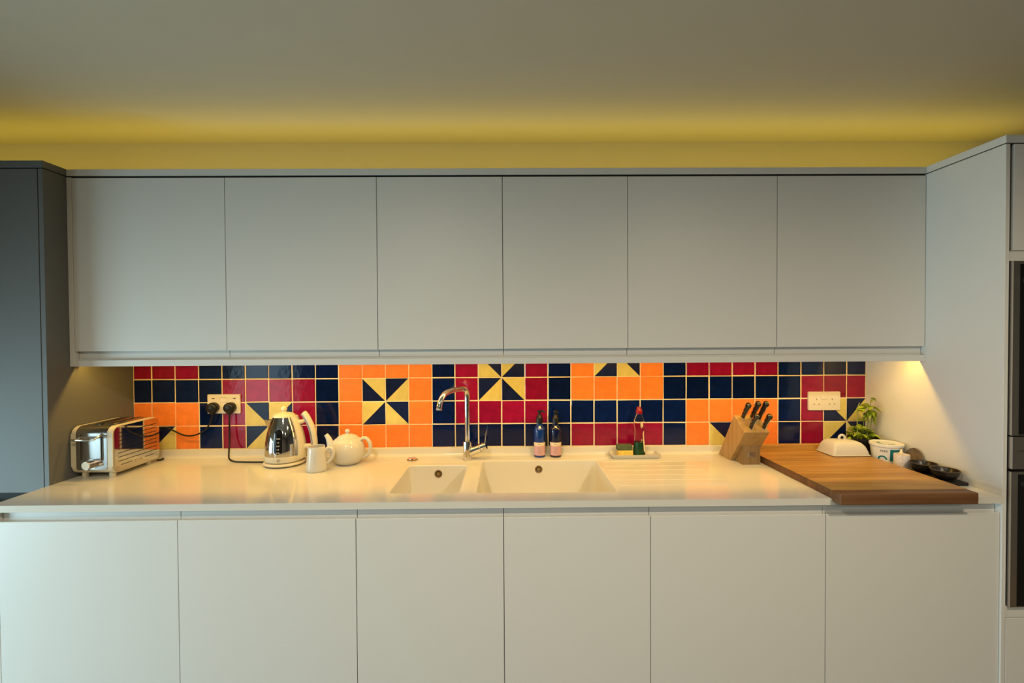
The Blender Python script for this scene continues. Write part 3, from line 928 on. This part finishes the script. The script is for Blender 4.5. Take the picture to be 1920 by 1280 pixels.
# ================================================================== PUMP BOTTLES
M_COBALT = mat('cobalt_glass', (0.002, 0.030, 0.20), 0.08, noise=0.02, coat=0.5)
M_COBALT2 = mat('dark_cobalt_glass', (0.003, 0.006, 0.040), 0.08, noise=0.02, coat=0.5)
M_PINK = mat('pink_label', (0.62, 0.36, 0.38), 0.5, noise=0.06, nscale=160)
M_LABEL = mat('cream_label', (0.76, 0.66, 0.46), 0.5, noise=0.03, nscale=100)
M_MARK = mat('grey_print', (0.22, 0.18, 0.17), 0.6, noise=0.02)
def pump_bottle(x, y, glass, label, ang):
    t = empty('pump_bottle', (x, y, CT), label, 'bottle', 'blue pump bottles by the sink')
    b = nb(); lathe(b, [(0.0225, CT), (0.0252, CT + .002), (0.0255, CT + .006), (0.0255, CT + .118), (0.0245, CT + .127), (0.0205, CT + .136), (0.0145, CT + .142), (0.0125, CT + .147), (0.0122, CT + .158)], x, y, 32)
    obj('body', b, glass, t, 40)
    def band(z0, z1, r, a0, a1, m, nm, par):
        b = nb(); n = 24
        v = [[b.verts.new((x + r * math.cos(a0 + (a1 - a0) * k / n), y + r * math.sin(a0 + (a1 - a0) * k / n), z)) for k in range(n + 1)] for z in (z0, z1)]
        for k in range(n):
            b.faces.new((v[0][k], v[0][k + 1], v[1][k + 1], v[1][k]))
        return obj(nm, b, m, par, 40)
    l1 = band(CT + .010, CT + .069, .0258, -PI * .98, -PI * .02, M_PINK, 'label', t)
    band(CT + .0545, CT + .0692, .0260, -PI * .98, -PI * .02, M_LABEL, 'label_band', l1)
    for k in range(6):
        z = CT + .046 - k * .0055
        a = -PI * .66 + rnd.uniform(-.03, .03)
        band(z, z + .0011, .0260, a, a + rnd.uniform(.5, 1.0), M_MARK, 'print_line', l1)
    band(CT + .0605, CT + .0630, .0262, -PI * .64, -PI * .46, M_MARK, 'print_line', l1)
    b = nb(); lathe(b, [(0.0150, CT + .154), (0.0152, CT + .178), (0.0140, CT + .181), (0.0105, CT + .184), (0.0085, CT + .195), (0.0045, CT + .196), (0.0045, CT + .206)], x, y, 24)
    pm = obj('pump_collar', b, M_BLACK, t, 40)
    b = nb(); lathe(b, [(0.0088, CT + .203), (0.0092, CT + .211), (0.0070, CT + .2135), (0, CT + .2135)], x, y, 20)
    tube(b, smoothpts([(x, y, CT + .2085), (x + .018 * math.cos(ang), y + .018 * math.sin(ang), CT + .2090), (x + .0275 * math.cos(ang), y + .0275 * math.sin(ang), CT + .2040)], 4), [0.0050, 0.0042, 0.0032], 10)
    obj('pump_head', b, M_BLACK, t, 40)
pump_bottle(1.8610, -0.0400, M_COBALT, 'bright blue pump bottle with pink label, left of the pair by the sink', -.35)
pump_bottle(1.9345, -0.0410, M_COBALT2, 'dark blue pump bottle with pink label, right of the pair by the sink', -1.3)

# ================================================================== TRAY, SPONGE, WASHING UP LIQUID
def loft_rr(bm, levels, seg=5, cap0=True, cap1=True):
    prev = None; first = None
    for x0, x1, y0, y1, r, z in levels:
        lp = [bm.verts.new((u, v, z)) for u, v in rrect(x0, x1, y0, y1, r, seg)]
        if prev:
            for k in range(len(lp)):
                k2 = (k + 1) % len(lp)
                bm.faces.new((prev[k], prev[k2], lp[k2], lp[k]))
        else:
            first = lp
        prev = lp
    if cap0: bm.faces.new(first[::-1])
    if cap1: bm.faces.new(prev)
    return bm
b = nb()
ax0, ax1, ay0, ay1 = 2.178, 2.402, -0.1080, -0.0200
loft_rr(b, [(ax0 + .016, ax1 - .016, ay0 + .012, ay1 - .010, .008, CT), (ax0 + .006, ax1 - .006, ay0 + .004, ay1 - .004, .010, CT + .010), (ax0, ax1, ay0, ay1, .012, CT + .0195),
            (ax0 + .003, ax1 - .003, ay0 + .003, ay1 - .003, .010, CT + .0198), (ax0 + .010, ax1 - .010, ay0 + .008, ay1 - .008, .008, CT + .009), (ax0 + .020, ax1 - .020, ay0 + .016, ay1 - .014, .006, CT + .0045)])
tag(obj('soap_tray', b, M_CERAM, None, 40), 'shallow white rectangular tray holding the sponge and washing up liquid', 'tray')
M_FOAM = mat('yellow_foam', (0.78, 0.56, 0.12), 0.9, noise=0.15, nscale=90, bump=0.5, bscale=260)
M_SCOUR = mat('green_scourer', (0.085, 0.115, 0.055), 0.95, noise=0.4, nscale=160, bump=0.8, bscale=300)
sg = empty('sponge', (2.250, -0.060, CT + .005), 'yellow sponge with a dark green scouring top, lying in the white tray', 'sponge')
obj('foam', box(nb(), 2.2160, 2.2830, -0.0800, -0.0400, CT + .0050, CT + .0310, .003, 2), M_FOAM, sg)
obj('scourer', box(nb(), 2.2130, 2.2810, -0.0690, -0.0360, CT + .0312, CT + .0560, .002, 2), M_SCOUR, sg)

M_CLEAR = mat('clear_plastic', (0.95, 0.92, 0.85), 0.06, trans=1.0, ior=1.12, noise=0.01)
M_LIQ = mat('green_liquid', (0.006, 0.07, 0.022), 0.15, noise=0.05, nscale=30)
M_REDCAP = mat('red_cap', (0.24, 0.006, 0.012), 0.25, noise=0.03)
lx, ly = 2.3130, -0.0640
wl = empty('washing_up_bottle', (lx, ly, CT + .005), 'clear bottle with red cap and green washing up liquid, standing in the tray', 'bottle')
z0 = CT + .0050
b = nb(); lathe(b, [(0.024, z0), (0.0272, z0 + .004), (0.0268, z0 + .022), (0.0240, z0 + .055), (0.0215, z0 + .085), (0.0205, z0 + .112), (0.0210, z0 + .128), (0.0242, z0 + .140), (0.0225, z0 + .160), (0.0175, z0 + .180), (0.0135, z0 + .189), (0.0130, z0 + .196)], lx, ly, 36)
obj('body', b, M_CLEAR, wl, 50)
b = nb(); lathe(b, [(0.0230, z0 + .0010), (0.0262, z0 + .0045), (0.0258, z0 + .0225), (0.0236, z0 + .050), (0.0222, z0 + .066), (0.0, z0 + .066)], lx, ly, 32)
obj('liquid', b, M_LIQ, wl, 40)
b = nb(); lathe(b, [(0.0148, z0 + .193), (0.0150, z0 + .208), (0.0125, z0 + .211), (0.0110, z0 + .219), (0.0090, z0 + .2245), (0.0, z0 + .2255)], lx, ly, 24)
obj('cap', b, M_REDCAP, wl, 40)
b = nb(); n = 10
V = []
for z, r in ((z0 + .024, .0271), (z0 + .055, .0245), (z0 + .085, .0219), (z0 + .108, .0211), (z0 + .116, .0211)):
    sh = .0 if z < z0 + .11 else .25
    V.append([b.verts.new((lx + r * math.cos(a), ly + r * math.sin(a), z)) for a in [-.95 + sh + (1.05 - 2 * sh) * k / n for k in range(n + 1)]])
for p, q in zip(V, V[1:]):
    for k in range(n):
        b.faces.new((p[k], p[k + 1], q[k + 1], q[k]))
obj('label', b, mat('bottle_label', (0.78, 0.70, 0.55), 0.5, noise=0.25, nscale=220), wl, 60)

# ================================================================== KNIFE BLOCK
kx0, kx1 = 2.6975, 2.8020
D = Vector((0, -0.605, 0.796)).normalized()
kbk = empty('knife_block', (2.75, -0.13, CT), 'slanted wooden knife block beside the wooden board', 'knife block')
Pb = (-0.018, CT); Pf = (-0.1290, CT)
Tf = (-0.2580, 1.0600); Tb = (-0.1640, 1.1170)
b = nb(); prism(b, [Pb, Tb, Tf, Pf], YZ, kx0, kx1)
bmesh.ops.bevel(b, geom=b.edges[:], offset=.0015, segments=1, affect='EDGES')
obj('slanted_body', b, M_BLOCK, kbk)
b = nb(); prism(b, [(-0.1300, CT), (-0.2005, CT), (-0.2005, 1.0030), (-0.1980, 1.0035), (-0.130, 0.918)], YZ, 2.7180, 2.7930)
ft = obj('foot', b, wood('block_front_wood', (0.29, 0.175, 0.07, 1), (0.22, 0.125, 0.045, 1), 'Z', 0.5, 1.3, rand=.02), kbk)
bp_ = obj('badge', box(nb(), 2.7400, 2.7740, -0.2016, -0.2003, 0.9420, 0.9650, .0004), M_STEEL, kbk)
tb = nb()
for k, (a, w) in enumerate(((.0, .022), (.0, .012), (.004, .016))):
    box(tb, 2.746 + a, 2.746 + a + w, -0.2021, -0.2016, 0.959 - k * .0055, 0.9602 - k * .0055)
obj('engraving', tb, M_DARK, bp_)
M_HANDLE = mat('knife_handle', (0.006, 0.005, 0.005), 0.25, noise=0.05, coat=0.3)
kn_pos = [(2.7220, -.1850, 1.1010, .097, 'short-bladed kitchen knife at the back left of the knife block'),
          (2.7600, -.1855, 1.1010, .106, 'kitchen knife in the middle of the back row of the knife block'),
          (2.7880, -.1900, 1.0970, .113, 'longest-handled kitchen knife at the back right of the knife block'),
          (2.7310, -.2330, 1.0650, .094, 'kitchen knife at the front left of the knife block'),
          (2.7850, -.2330, 1.0650, .092, 'kitchen knife at the front right of the knife block')]
# local frame: l along D, s in the YZ plane across the handle (spine to edge), x sideways
S = Vector((0, -D.z, D.y)).normalized()          # pointing forward/down
for x, y, z, Lh, lab in kn_pos:
    o = empty('kitchen_knife', (x, y, z), lab, 'knife', 'knives in the wooden block')
    base = Vector((x, y, z))
    def P(l, s, xx):
        return base + D * l + S * (s * 1.3) + Vector((xx * 1.25, 0, 0))
    b = nb()
    secs = [(.016, -.0085, .0085, .0062), (.03, -.0085, .0078, .0070), (.05, -.0090, .0085, .0075), (Lh * .72, -.0095, .0100, .0078), (Lh * .88, -.0095, .0125, .0080), (Lh * .97, -.0075, .0125, .0075), (Lh, -.003, .009, .005)]
    prev = None
    for l, s0, s1, hw in secs:
        sm, sr = (s0 + s1) / 2, (s1 - s0) / 2
        lp = [b.verts.new(P(l, sm + sr * math.sin(a) * (1 if abs(math.sin(a)) < .9 else 1), hw * math.cos(a))) for a in [2 * PI * k / 14 for k in range(14)]]
        if prev:
            for k in range(14):
                b.faces.new((prev[k], prev[(k + 1) % 14], lp[(k + 1) % 14], lp[k]))
        else:
            b.faces.new(lp[::-1])
        prev = lp
    b.faces.new(prev)
    hd = obj('handle', b, M_HANDLE, o, 50)
    b = nb()
    prev = None
    for l, s0, s1, hw in ((-.004, -.008, .010, .0022), (.004, -.009, .011, .0035), (.010, -.009, .0095, .0066), (.0165, -.0086, .0086, .0064)):
        sm, sr = (s0 + s1) / 2, (s1 - s0) / 2
        lp = [b.verts.new(P(l, sm + sr * math.sin(a), hw * math.cos(a))) for a in [2 * PI * k / 14 for k in range(14)]]
        if prev:
            for k in range(14):
                b.faces.new((prev[k], prev[(k + 1) % 14], lp[(k + 1) % 14], lp[k]))
        else:
            b.faces.new(lp[::-1])
        prev = lp
    b.faces.new(prev)
    obj('bolster', b, M_CHROME, o, 50)
    for q in (.30, .53, .77):
        b = nb(); tube(b, [P(Lh * q, .0, -.0079), P(Lh * q, .0, .0079)], .0026, 10)
        obj('rivet', b, M_CHROME, hd, 40)
    b = nb(); tube(b, [P(.006, .0096, 0), P(Lh * .5, .0086, 0), P(Lh * .9, .0127, 0)], .0012, 6)
    obj('tang', b, M_CHROME, hd, 40)

# ================================================================== WOODEN BOARD
bx0, bx1 = 2.8130, 3.2745
bt = 0.9390
wb = empty('wooden_board', ((bx0 + bx1) / 2, -0.33, CT), 'large oiled wooden board with a lip over the worktop edge', 'chopping board')
yy = -0.6100; n = 13; wst = (0.6100 - 0.0560) / n
for k in range(n):
    b = nb(); box(b, bx0, bx1, yy + .00008, yy + wst - .00008, CT + .0004, bt - rnd.uniform(0, .00025), .0003)
    b.normal_update()
    for f in b.faces:
        cxx = f.calc_center_median().x
        f.material_index = 1 if cxx < bx0 + .0012 or cxx > bx1 - .0012 else 0
    obj('stave', b, [M_BOARD, M_BOARDEND], wb)
    yy += wst
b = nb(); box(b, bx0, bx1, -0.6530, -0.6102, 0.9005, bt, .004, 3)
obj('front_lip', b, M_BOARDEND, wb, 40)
b = nb(); box(b, bx0, bx1, -0.0558, -0.0280, CT + .0004, 0.9585, .0015)
obj('back_lip', b, M_BOARD, wb)

# butter dish
bz = bt
bd_ = empty('butter_dish', (3.19, -0.14, bz), 'white lidded butter dish standing on the wooden board', 'butter dish')
X0, X1, Y0, Y1 = 3.108, 3.2740, -0.2010, -0.0800
b = nb(); loft_rr(b, [(X0 + .004, X1 - .004, Y0 + .004, Y1 - .004, .008, bz + .0003), (X0, X1, Y0, Y1, .009, bz + .003), (X0, X1, Y0, Y1, .009, bz + .0055), (X0 + .003, X1 - .003, Y0 + .003, Y1 - .003, .008, bz + .0065)])
obj('dish', b, M_CERAM, bd_, 40)
b = nb()
loft_rr(b, [(X0 + .004, X1 - .004, Y0 + .004, Y1 - .004, .009, bz + .0068), (X0 + .007, X1 - .007, Y0 + .006, Y1 - .006, .010, bz + .020), (X0 + .013, X1 - .014, Y0 + .011, Y1 - .011, .012, bz + .040),
            (X0 + .021, X1 - .026, Y0 + .018, Y1 - .018, .014, bz + .054), (X0 + .032, X1 - .040, Y0 + .030, Y1 - .030, .014, bz + .0605), (X0 + .055, X1 - .065, Y0 + .048, Y1 - .048, .008, bz + .0635)])
lid = obj('cover', b, M_CERAM, bd_, 60)
b = nb(); hx = (X0 + X1) / 2 - .004; hy = (Y0 + Y1) / 2
tube(b, [(hx + .0125 * math.cos(a), hy, bz + .068 + .0135 * math.sin(a)) for a in [-.5 + (PI + 1.0) * k / 18 for k in range(19)]], .0052, 12)
obj('loop_handle', b, M_CERAM, lid, 60)

# ================================================================== HERB POT
hx, hy = 3.3320, -0.0745
pot = empty('potted_herb', (hx, hy, CT), 'leafy green basil plant in a black pot in the right corner', 'plant')
b = nb(); lathe(b, [(0.040, CT), (0.042, CT + .003), (0.0575, CT + .076), (0.0600, CT + .077), (0.0600, CT + .086), (0.056, CT + .086), (0.053, CT + .070), (0, CT + .068)], hx, hy, 32)
obj('pot', b, M_BLACK, pot, 40)
M_SOIL = mat('soil', (0.025, 0.016, 0.010), 0.95, noise=0.4, nscale=120, bump=0.8, bscale=200)
obj('soil', lathe(nb(), [(0.0535, CT + .071), (0.03, CT + .075), (0, CT + .076)], hx, hy, 24, False, False), M_SOIL, pot)
M_LEAF = mat('basil_leaf', (0.27, 0.36, 0.02), 0.42, noise=0.25, nscale=30, rand=0.35, sss=0.0)
M_STEM = mat('basil_stem', (0.22, 0.30, 0.06), 0.55, noise=0.15)
def leaf_mesh():
    me = bpy.data.meshes.new('leaf')
    v = []; f = []
    n = 7
    for i in range(n + 1):
        t_ = i / n
        w = .37 * math.sin(PI * min(1, t_ ** .8)) ** .8 if 0 < t_ < 1 else .015
        zc = -.22 * t_ * t_ + .05 * math.sin(PI * t_)
        v += [(t_, -w, zc + .10 * w / .3 + .02), (t_, -w * .5, zc + .01), (t_, 0, zc - .03), (t_, w * .5, zc + .01), (t_, w, zc + .10 * w / .3 + .02)]
    for i in range(n):
        for k in range(4):
            a = i * 5 + k
            f.append((a, a + 1, a + 6, a + 5))
    nv = len(v)
    v += [(x, y, z - .02) for x, y, z in v]
    f += [tuple(q + nv for q in reversed(g)) for g in f]
    me.from_pydata(v, [], f)
    me.materials.append(M_LEAF)
    me.polygons.foreach_set('use_smooth', [True] * len(me.polygons))
    return me
LEAF = leaf_mesh()
def leaf(p, az, el, s, roll=0.0):
    # keep leaves clear of the walls
    p = Vector(p)
    tipv = p + Vector((math.cos(az) * math.cos(el), math.sin(az) * math.cos(el), 0)) * s
    if tipv.x > 3.397: az = PI - az
    if tipv.y > -0.014: az = -az
    if tipv.y < -0.128 and tipv.z < 1.03: az = -az
    o = bpy.data.objects.new('leaf', LEAF)
    o.rotation_euler = (Matrix.Rotation(az, 3, 'Z') @ Matrix.Rotation(-el, 3, 'Y') @ Matrix.Rotation(roll, 3, 'X')).to_euler()
    o.scale = (s, s, s)
    o.location = p - wpos(pot)
    COL.objects.link(o); o.parent = pot
def stem(pts, r):
    b = nb(); tube(b, smoothpts(pts, 4), r, 8)
    obj('stem', b, M_STEM, pot, 60)
zs = CT + .075
stem([(3.3450, -.080, zs), (3.3460, -.085, 1.05), (3.3420, -.088, 1.10), (3.3480, -.090, 1.140)], [.0022, .0014])
stem([(3.3560, -.070, zs), (3.3630, -.080, 1.04), (3.3590, -.088, 1.10), (3.3530, -.090, 1.150), (3.3540, -.092, 1.176)], [.0020, .0010])
stem([(3.2950, -.090, zs), (3.2900, -.095, 1.05), (3.2860, -.098, 1.10), (3.2885, -.099, 1.135), (3.2960, -.100, 1.157)], [.0020, .0016])
stem([(3.3250, -.080, zs), (3.3220, -.085, 1.03), (3.3240, -.088, 1.07)], [.0016, .0010])
top = [((3.3280, -.090, 1.130), 3.0, .05, .030), ((3.3300, -.095, 1.128), 3.7, -.1, .032), ((3.3420, -.092, 1.137), 4.2, -.05, .034), ((3.3480, -.090, 1.139), 2.2, .1, .032),
       ((3.3560, -.088, 1.131), 0.0, .10, .036), ((3.3520, -.092, 1.134), 5.4, -.2, .034), ((3.3440, -.090, 1.122), 4.9, -.6, .032), ((3.3540, -.088, 1.118), 5.9, -.7, .030),
       ((3.3430, -.088, 1.110), 3.6, -.8, .030), ((3.3380, -.090, 1.118), 4.6, -.9, .030), ((3.3580, -.088, 1.105), 5.3, -.9, .028), ((3.3600, -.086, 1.092), 0.3, -.7, .026),
       ((3.3430, -.086, 1.095), 3.2, -.6, .026), ((3.3600, -.086, 1.075), 5.7, -.8, .026), ((3.3230, -.088, 1.072), 3.0, .2, .022), ((3.3240, -.088, 1.072), 5.6, .1, .022),
       ((3.3550, -.092, 1.172), 0.1, .05, .018), ((3.3560, -.092, 1.171), 5.5, -.3, .017), ((3.3600, -.092, 1.173), 1.0, .4, .014), ((3.3540, -.092, 1.166), 4.2, -.3, .014),
       ((3.2885, -.099, 1.118), 0.0, .1, .016), ((3.2880, -.099, 1.122), 5.3, .2, .017), ((3.2860, -.098, 1.118), 3.3, -.3, .012), ((3.2890, -.096, 1.060), 0.2, -.5, .024), ((3.2910, -.095, 1.055), 4.4, -.4, .022)]
for p, az, el, s in top:
    leaf(p, az, el, s * 1.2, rnd.uniform(-.4, .4))
for k in range(64):
    a = rnd.uniform(0, 2 * PI); r = math.sqrt(rnd.random()) * .046
    leaf((hx - .004 + r * math.cos(a), hy + r * math.sin(a) - .006, CT + rnd.uniform(.083, .130) - r * .3), rnd.uniform(0, 2 * PI), rnd.uniform(-.4, .5), rnd.uniform(.022, .034), rnd.uniform(-.5, .5))

# ================================================================== TUB, CANDLE, DISC, BOWLS, SLATE
M_TUBW = mat('white_plastic_tub', (0.74, 0.74, 0.70), 0.35, noise=0.02)
M_TEAL = mat('teal_print', (0.0, 0.16, 0.19), 0.4, noise=0.04)
ux, uy = 3.3370, -0.1980
tub = empty('yogurt_tub', (ux, uy, CT), 'white plastic tub with a teal label panel behind the wooden board', 'tub')
def tr(z):
    return .0485 + (z - CT) / .082 * .0085
b = nb(); lathe(b, [(0.046, CT), (0.0485, CT + .002), (tr(CT + .082), CT + .082)], ux, uy, 40)
obj('body', b, M_TUBW, tub, 40)
b = nb(); lathe(b, [(0.0585, CT + .078), (0.0605, CT + .080), (0.0605, CT + .0885), (0.0590, CT + .0895), (0.0550, CT + .0890), (0.0540, CT + .0865), (0, CT + .0865)], ux, uy, 40)
tl = obj('lid', b, M_TUBW, tub, 40)
def tubpatch(a0, a1, z0, z1, m, nm, par, off=.0005, n=12):
    b = nb()
    v = [[b.verts.new((ux + (tr(z) + off) * math.cos(a0 + (a1 - a0) * k / n), uy + (tr(z) + off) * math.sin(a0 + (a1 - a0) * k / n), z)) for k in range(n + 1)] for z in (z0, z1)]
    for k in range(n):
        b.faces.new((v[0][k], v[0][k + 1], v[1][k + 1], v[1][k]))
    return obj(nm, b, m, par, 60)
tp_ = tubpatch(-2.02, -1.12, CT + .022, CT + .071, M_TEAL, 'label_panel', tub)
for k, (a, w) in enumerate(((-1.52, .24), (-1.46, .14), (-1.70, .42), (-1.66, .38))):
    z = CT + .060 - k * .0085
    tubpatch(a, a + w, z, z + .0022, M_PRINT, 'print_line', tp_, .0009, 5)
for k in range(4):
    tubpatch(-2.62 + k * .12, -2.55 + k * .12, CT + .058, CT + .066, M_MARK, 'print_letter', tub, .0005, 3)
b = nb(); n = 14; V = []
for k in range(n + 1):
    t_ = PI * k / n
    V.append([b.verts.new((ux + (tr(zz_) + .0006) * math.cos(aa), uy + (tr(zz_) + .0006) * math.sin(aa), zz_)) for (aa, zz_) in
              [(-2.50 + rr / .052 * math.cos(t_), CT + .026 + rr * math.sin(t_)) for rr in (.0105, .0165)]])
for p, q in zip(V, V[1:]):
    b.faces.new((p[0], p[1], q[1], q[0]))
obj('arc_mark', b, M_TEAL, tub)
b = nb()
for (a0, a1, r0, r1) in ((1.9, 2.9, .022, .034), (4.2, 5.6, .020, .030), (3.1, 3.9, .026, .036)):
    V = [[b.verts.new((ux + r * math.cos(a0 + (a1 - a0) * k / 8), uy + r * math.sin(a0 + (a1 - a0) * k / 8), CT + .0869)) for k in range(9)] for r in (r0, r1)]
    for k in range(8):
        b.faces.new((V[0][k], V[0][k + 1], V[1][k + 1], V[1][k]))
obj('lid_print', b, mat('pale_teal_print', (0.18, 0.36, 0.32), 0.4, noise=0.05), tl)

M_SPECK = mat('speckled_white', (0.62, 0.56, 0.55), 0.6, noise=0.25, nscale=220)
M_WAX = mat('candle_wax', (0.85, 0.74, 0.50), 0.4, noise=0.03)
jx, jy = 3.3300, -0.2850
cd = empty('candle', (jx, jy, CT), 'white speckled candle with a flame-shaped tip beside the tub', 'candle')
b = nb(); lathe(b, [(0.0255, CT), (0.0270, CT + .0015), (0.0270, CT + .0605), (0.0260, CT + .0620), (0.0225, CT + .0615), (0.0210, CT + .0580), (0, CT + .0570)], jx, jy, 32)
obj('body', b, M_SPECK, cd, 40)
b = nb(); lathe(b, [(0.0, CT + .0575), (0.0045, CT + .0580), (0.0068, CT + .0650), (0.0055, CT + .0720), (0.0022, CT + .0800), (0, CT + .0830)], jx - .002, jy, 16)
obj('flame_tip', b, M_WAX, cd, 60)
M_SLICE = mat('brown_stoneware', (0.20, 0.145, 0.095), 0.5, noise=0.35, nscale=60)
b = nb(); lathe(b, [(0.0, 0.0), (0.036, 0.0), (0.0415, 0.004), (0.0420, 0.007), (0.0400, 0.0072), (0.035, 0.0038), (0, 0.0035)], 0, 0, 40)
lean = Matrix.Rotation(math.radians(-90 + 10), 4, 'Y')
for v in b.verts:
    v.co = Matrix.Translation((3.3925, -0.2760, CT + .0420)) @ lean @ v.co
tag(obj('small_saucer', b, M_SLICE, None, 40), 'small brown round saucer leaning on the side panel behind the candle', 'saucer')

M_STONE = mat('dark_slate', (0.010, 0.0085, 0.008), 0.6, noise=0.4, nscale=120, bump=0.6, bscale=120)
b = nb(); box(b, 3.2960, 3.3930, -0.5000, -0.3180, CT + .0003, CT + .0120, .0012)
tag(obj('slate_board', b, M_STONE), 'narrow dark slate board under the two dark bowls by the side panel', 'board')
M_BOWL = mat('dark_wood_bowl', (0.012, 0.008, 0.006), 0.32, noise=0.35, nscale=40)
M_BOWLRIM = mat('bowl_rim', (0.055, 0.036, 0.022), 0.45, noise=0.3, nscale=90)
def bowl(x, y, r, label):
    o = empty('small_bowl', (x, y, CT + .012), label, 'bowl', 'two small dark bowls on slate')
    z0 = CT + .0125
    b = nb(); lathe(b, [(r * .45, z0), (r * .50, z0 + .001), (r * .76, z0 + .010), (r * .93, z0 + .023), (r, z0 + .0355), (r * .93, z0 + .0355), (r * .84, z0 + .024), (r * .62, z0 + .010), (r * .3, z0 + .005), (0, z0 + .0045)], x, y, 40)
    obj('body', b, M_BOWL, o, 50)
    b = nb(); lathe(b, [(r * 1.004, z0 + .0345), (r * 1.002, z0 + .0370), (r * .93, z0 + .0370), (r * .925, z0 + .0350)], x, y, 40, False, False)
    obj('rim', b, M_BOWLRIM, o, 50)
bowl(3.3480, -0.3640, .0440, 'dark brown bowl on the slate, further back, next to the candle')
bowl(3.3480, -0.4540, .0440, 'dark brown bowl on the slate, nearer the front edge of the worktop')

# ================================================================== SOCKETS AND CORDS
def socket(x0, x1, z0, z1, kind, label):
    o = empty('wall_socket', ((x0 + x1) / 2, -.004, z0), label, 'socket', 'double wall sockets on the tiles')
    ya, yb = -.0085, .0005
    xm, zm = (x0 + x1) / 2, (z0 + z1) / 2
    hs = []
    pins = []
    for s in (-1, 1):
        c = xm + s * .0365
        pins.append((c, zm + .0075, 'v'))
        pins += [(c - .0110, zm - .0150, 'h'), (c + .0110, zm - .0150, 'h')]
    for a, z, t_ in pins:
        hs.append(rrect(a - .002, a + .002, z - .0042, z + .0042, .0006, 2) if t_ == 'v' else rrect(a - .0033, a + .0033, z - .0020, z + .0020, .0006, 2))
    if kind == 'usb':
        hs = [rrect(xm + s * .0485 - .0068, xm + s * .0485 + .0068, zm + .0235, zm + .0275, .0006, 2) for s in (-1, 1)]
    b = plate(nb(), rrect(x0, x1, z0, z1, .0042 if kind != 'usb' else .0016, 4), hs, XZ, ya, yb)
    pl = obj('face_plate', b, M_PLATE, o)
    obj('hole_backing', box(nb(), x0 + .01, x1 - .01, -.0040, -.0030, z0 + .01, z1 - .008), M_DARK, pl)
    zr = zm + .0185
    sw = obj('rocker_switch', box(nb(), xm - .0150, xm + .0150, ya - .0022, ya + .0005, zr - .0120, zr + .0120, .0018, 2), M_PLATE, o)
    if kind == 'usb':
        mk = nb()
        box(mk, xm - .012, xm - .002, ya - .0026, ya - .0021, zr + .0105, zr + .0114)
        box(mk, xm + .002, xm + .012, ya - .0026, ya - .0021, zr + .0105, zr + .0114)
        obj('print_line', mk, M_MARK, sw)
socket(.3262, .4750, 1.1140, 1.2020, 'usb', 'white double socket with two black plugs on the tiles left of the kettle')
socket(3.1250, 3.2740, 1.1085, 1.1950, 'uk', 'empty white double socket on the tiles near the right corner')

def cord(px, pz, pts, r, label, tilt=0.0):
    o = empty('power_cord', (px, -.03, pz), label, 'cord', 'black plugs and cords at the left socket')
    b = nb()
    prof = [(0.0235, .0095), (0.0245, .013), (0.0245, .030), (0.0225, .0375), (0.017, .0415), (0.0, .0425)]
    lathe(b, prof, 0, 0, 32)
    for v in b.verts:
        x, y, z = v.co
        k = 1.0 + (.22 if y < -.012 else 0) * min(1, (-y - .012) / .012)
        xx = x * (1 - (.45 * min(1, (-y - .012) / .012) if y < -.012 else 0))
        yy_ = y * k
        v.co = (px + xx + tilt * yy_, -z, pz + yy_)
    pg = obj('plug', b, M_BLACK, o, 45)
    b = nb(); box(b, px - .009, px + .009, -.0432, -.0424, pz - .002, pz + .010, .0003)
    obj('fuse_cover', b, mat('black_gloss', (0.02, 0.018, 0.017), 0.25, noise=0.05), pg)
    b = nb(); tube(b, smoothpts(pts, 6), r, 10)
    obj('cable', b, M_BLACK, o, 60)
cord(.3590, 1.1425, [(.3590, -.026, 1.118), (.3560, -.026, 1.098), (.3440, -.027, 1.066), (.3180, -.026, 1.036), (.2700, -.024, 1.016), (.2250, -.022, 1.017), (.1800, -.022, 1.037), (.1450, -.022, 1.052), (.1150, -.024, 1.052), (.0900, -.030, 1.040), (.0800, -.050, 1.020), (.0850, -.066, .990)],
     .0036, 'black plug and cord looping left from the socket to the toaster')
cord(.4370, 1.1425, [(.4370, -.026, 1.118), (.4370, -.027, 1.090), (.4370, -.028, 1.040), (.4400, -.034, .985), (.4460, -.050, .945), (.4620, -.075, .9215), (.4950, -.096, .9142), (.5400, -.106, .9139), (.6000, -.110, .9139), (.6480, -.113, .9150)],
     .0036, 'black plug and cord hanging down from the socket to the kettle')
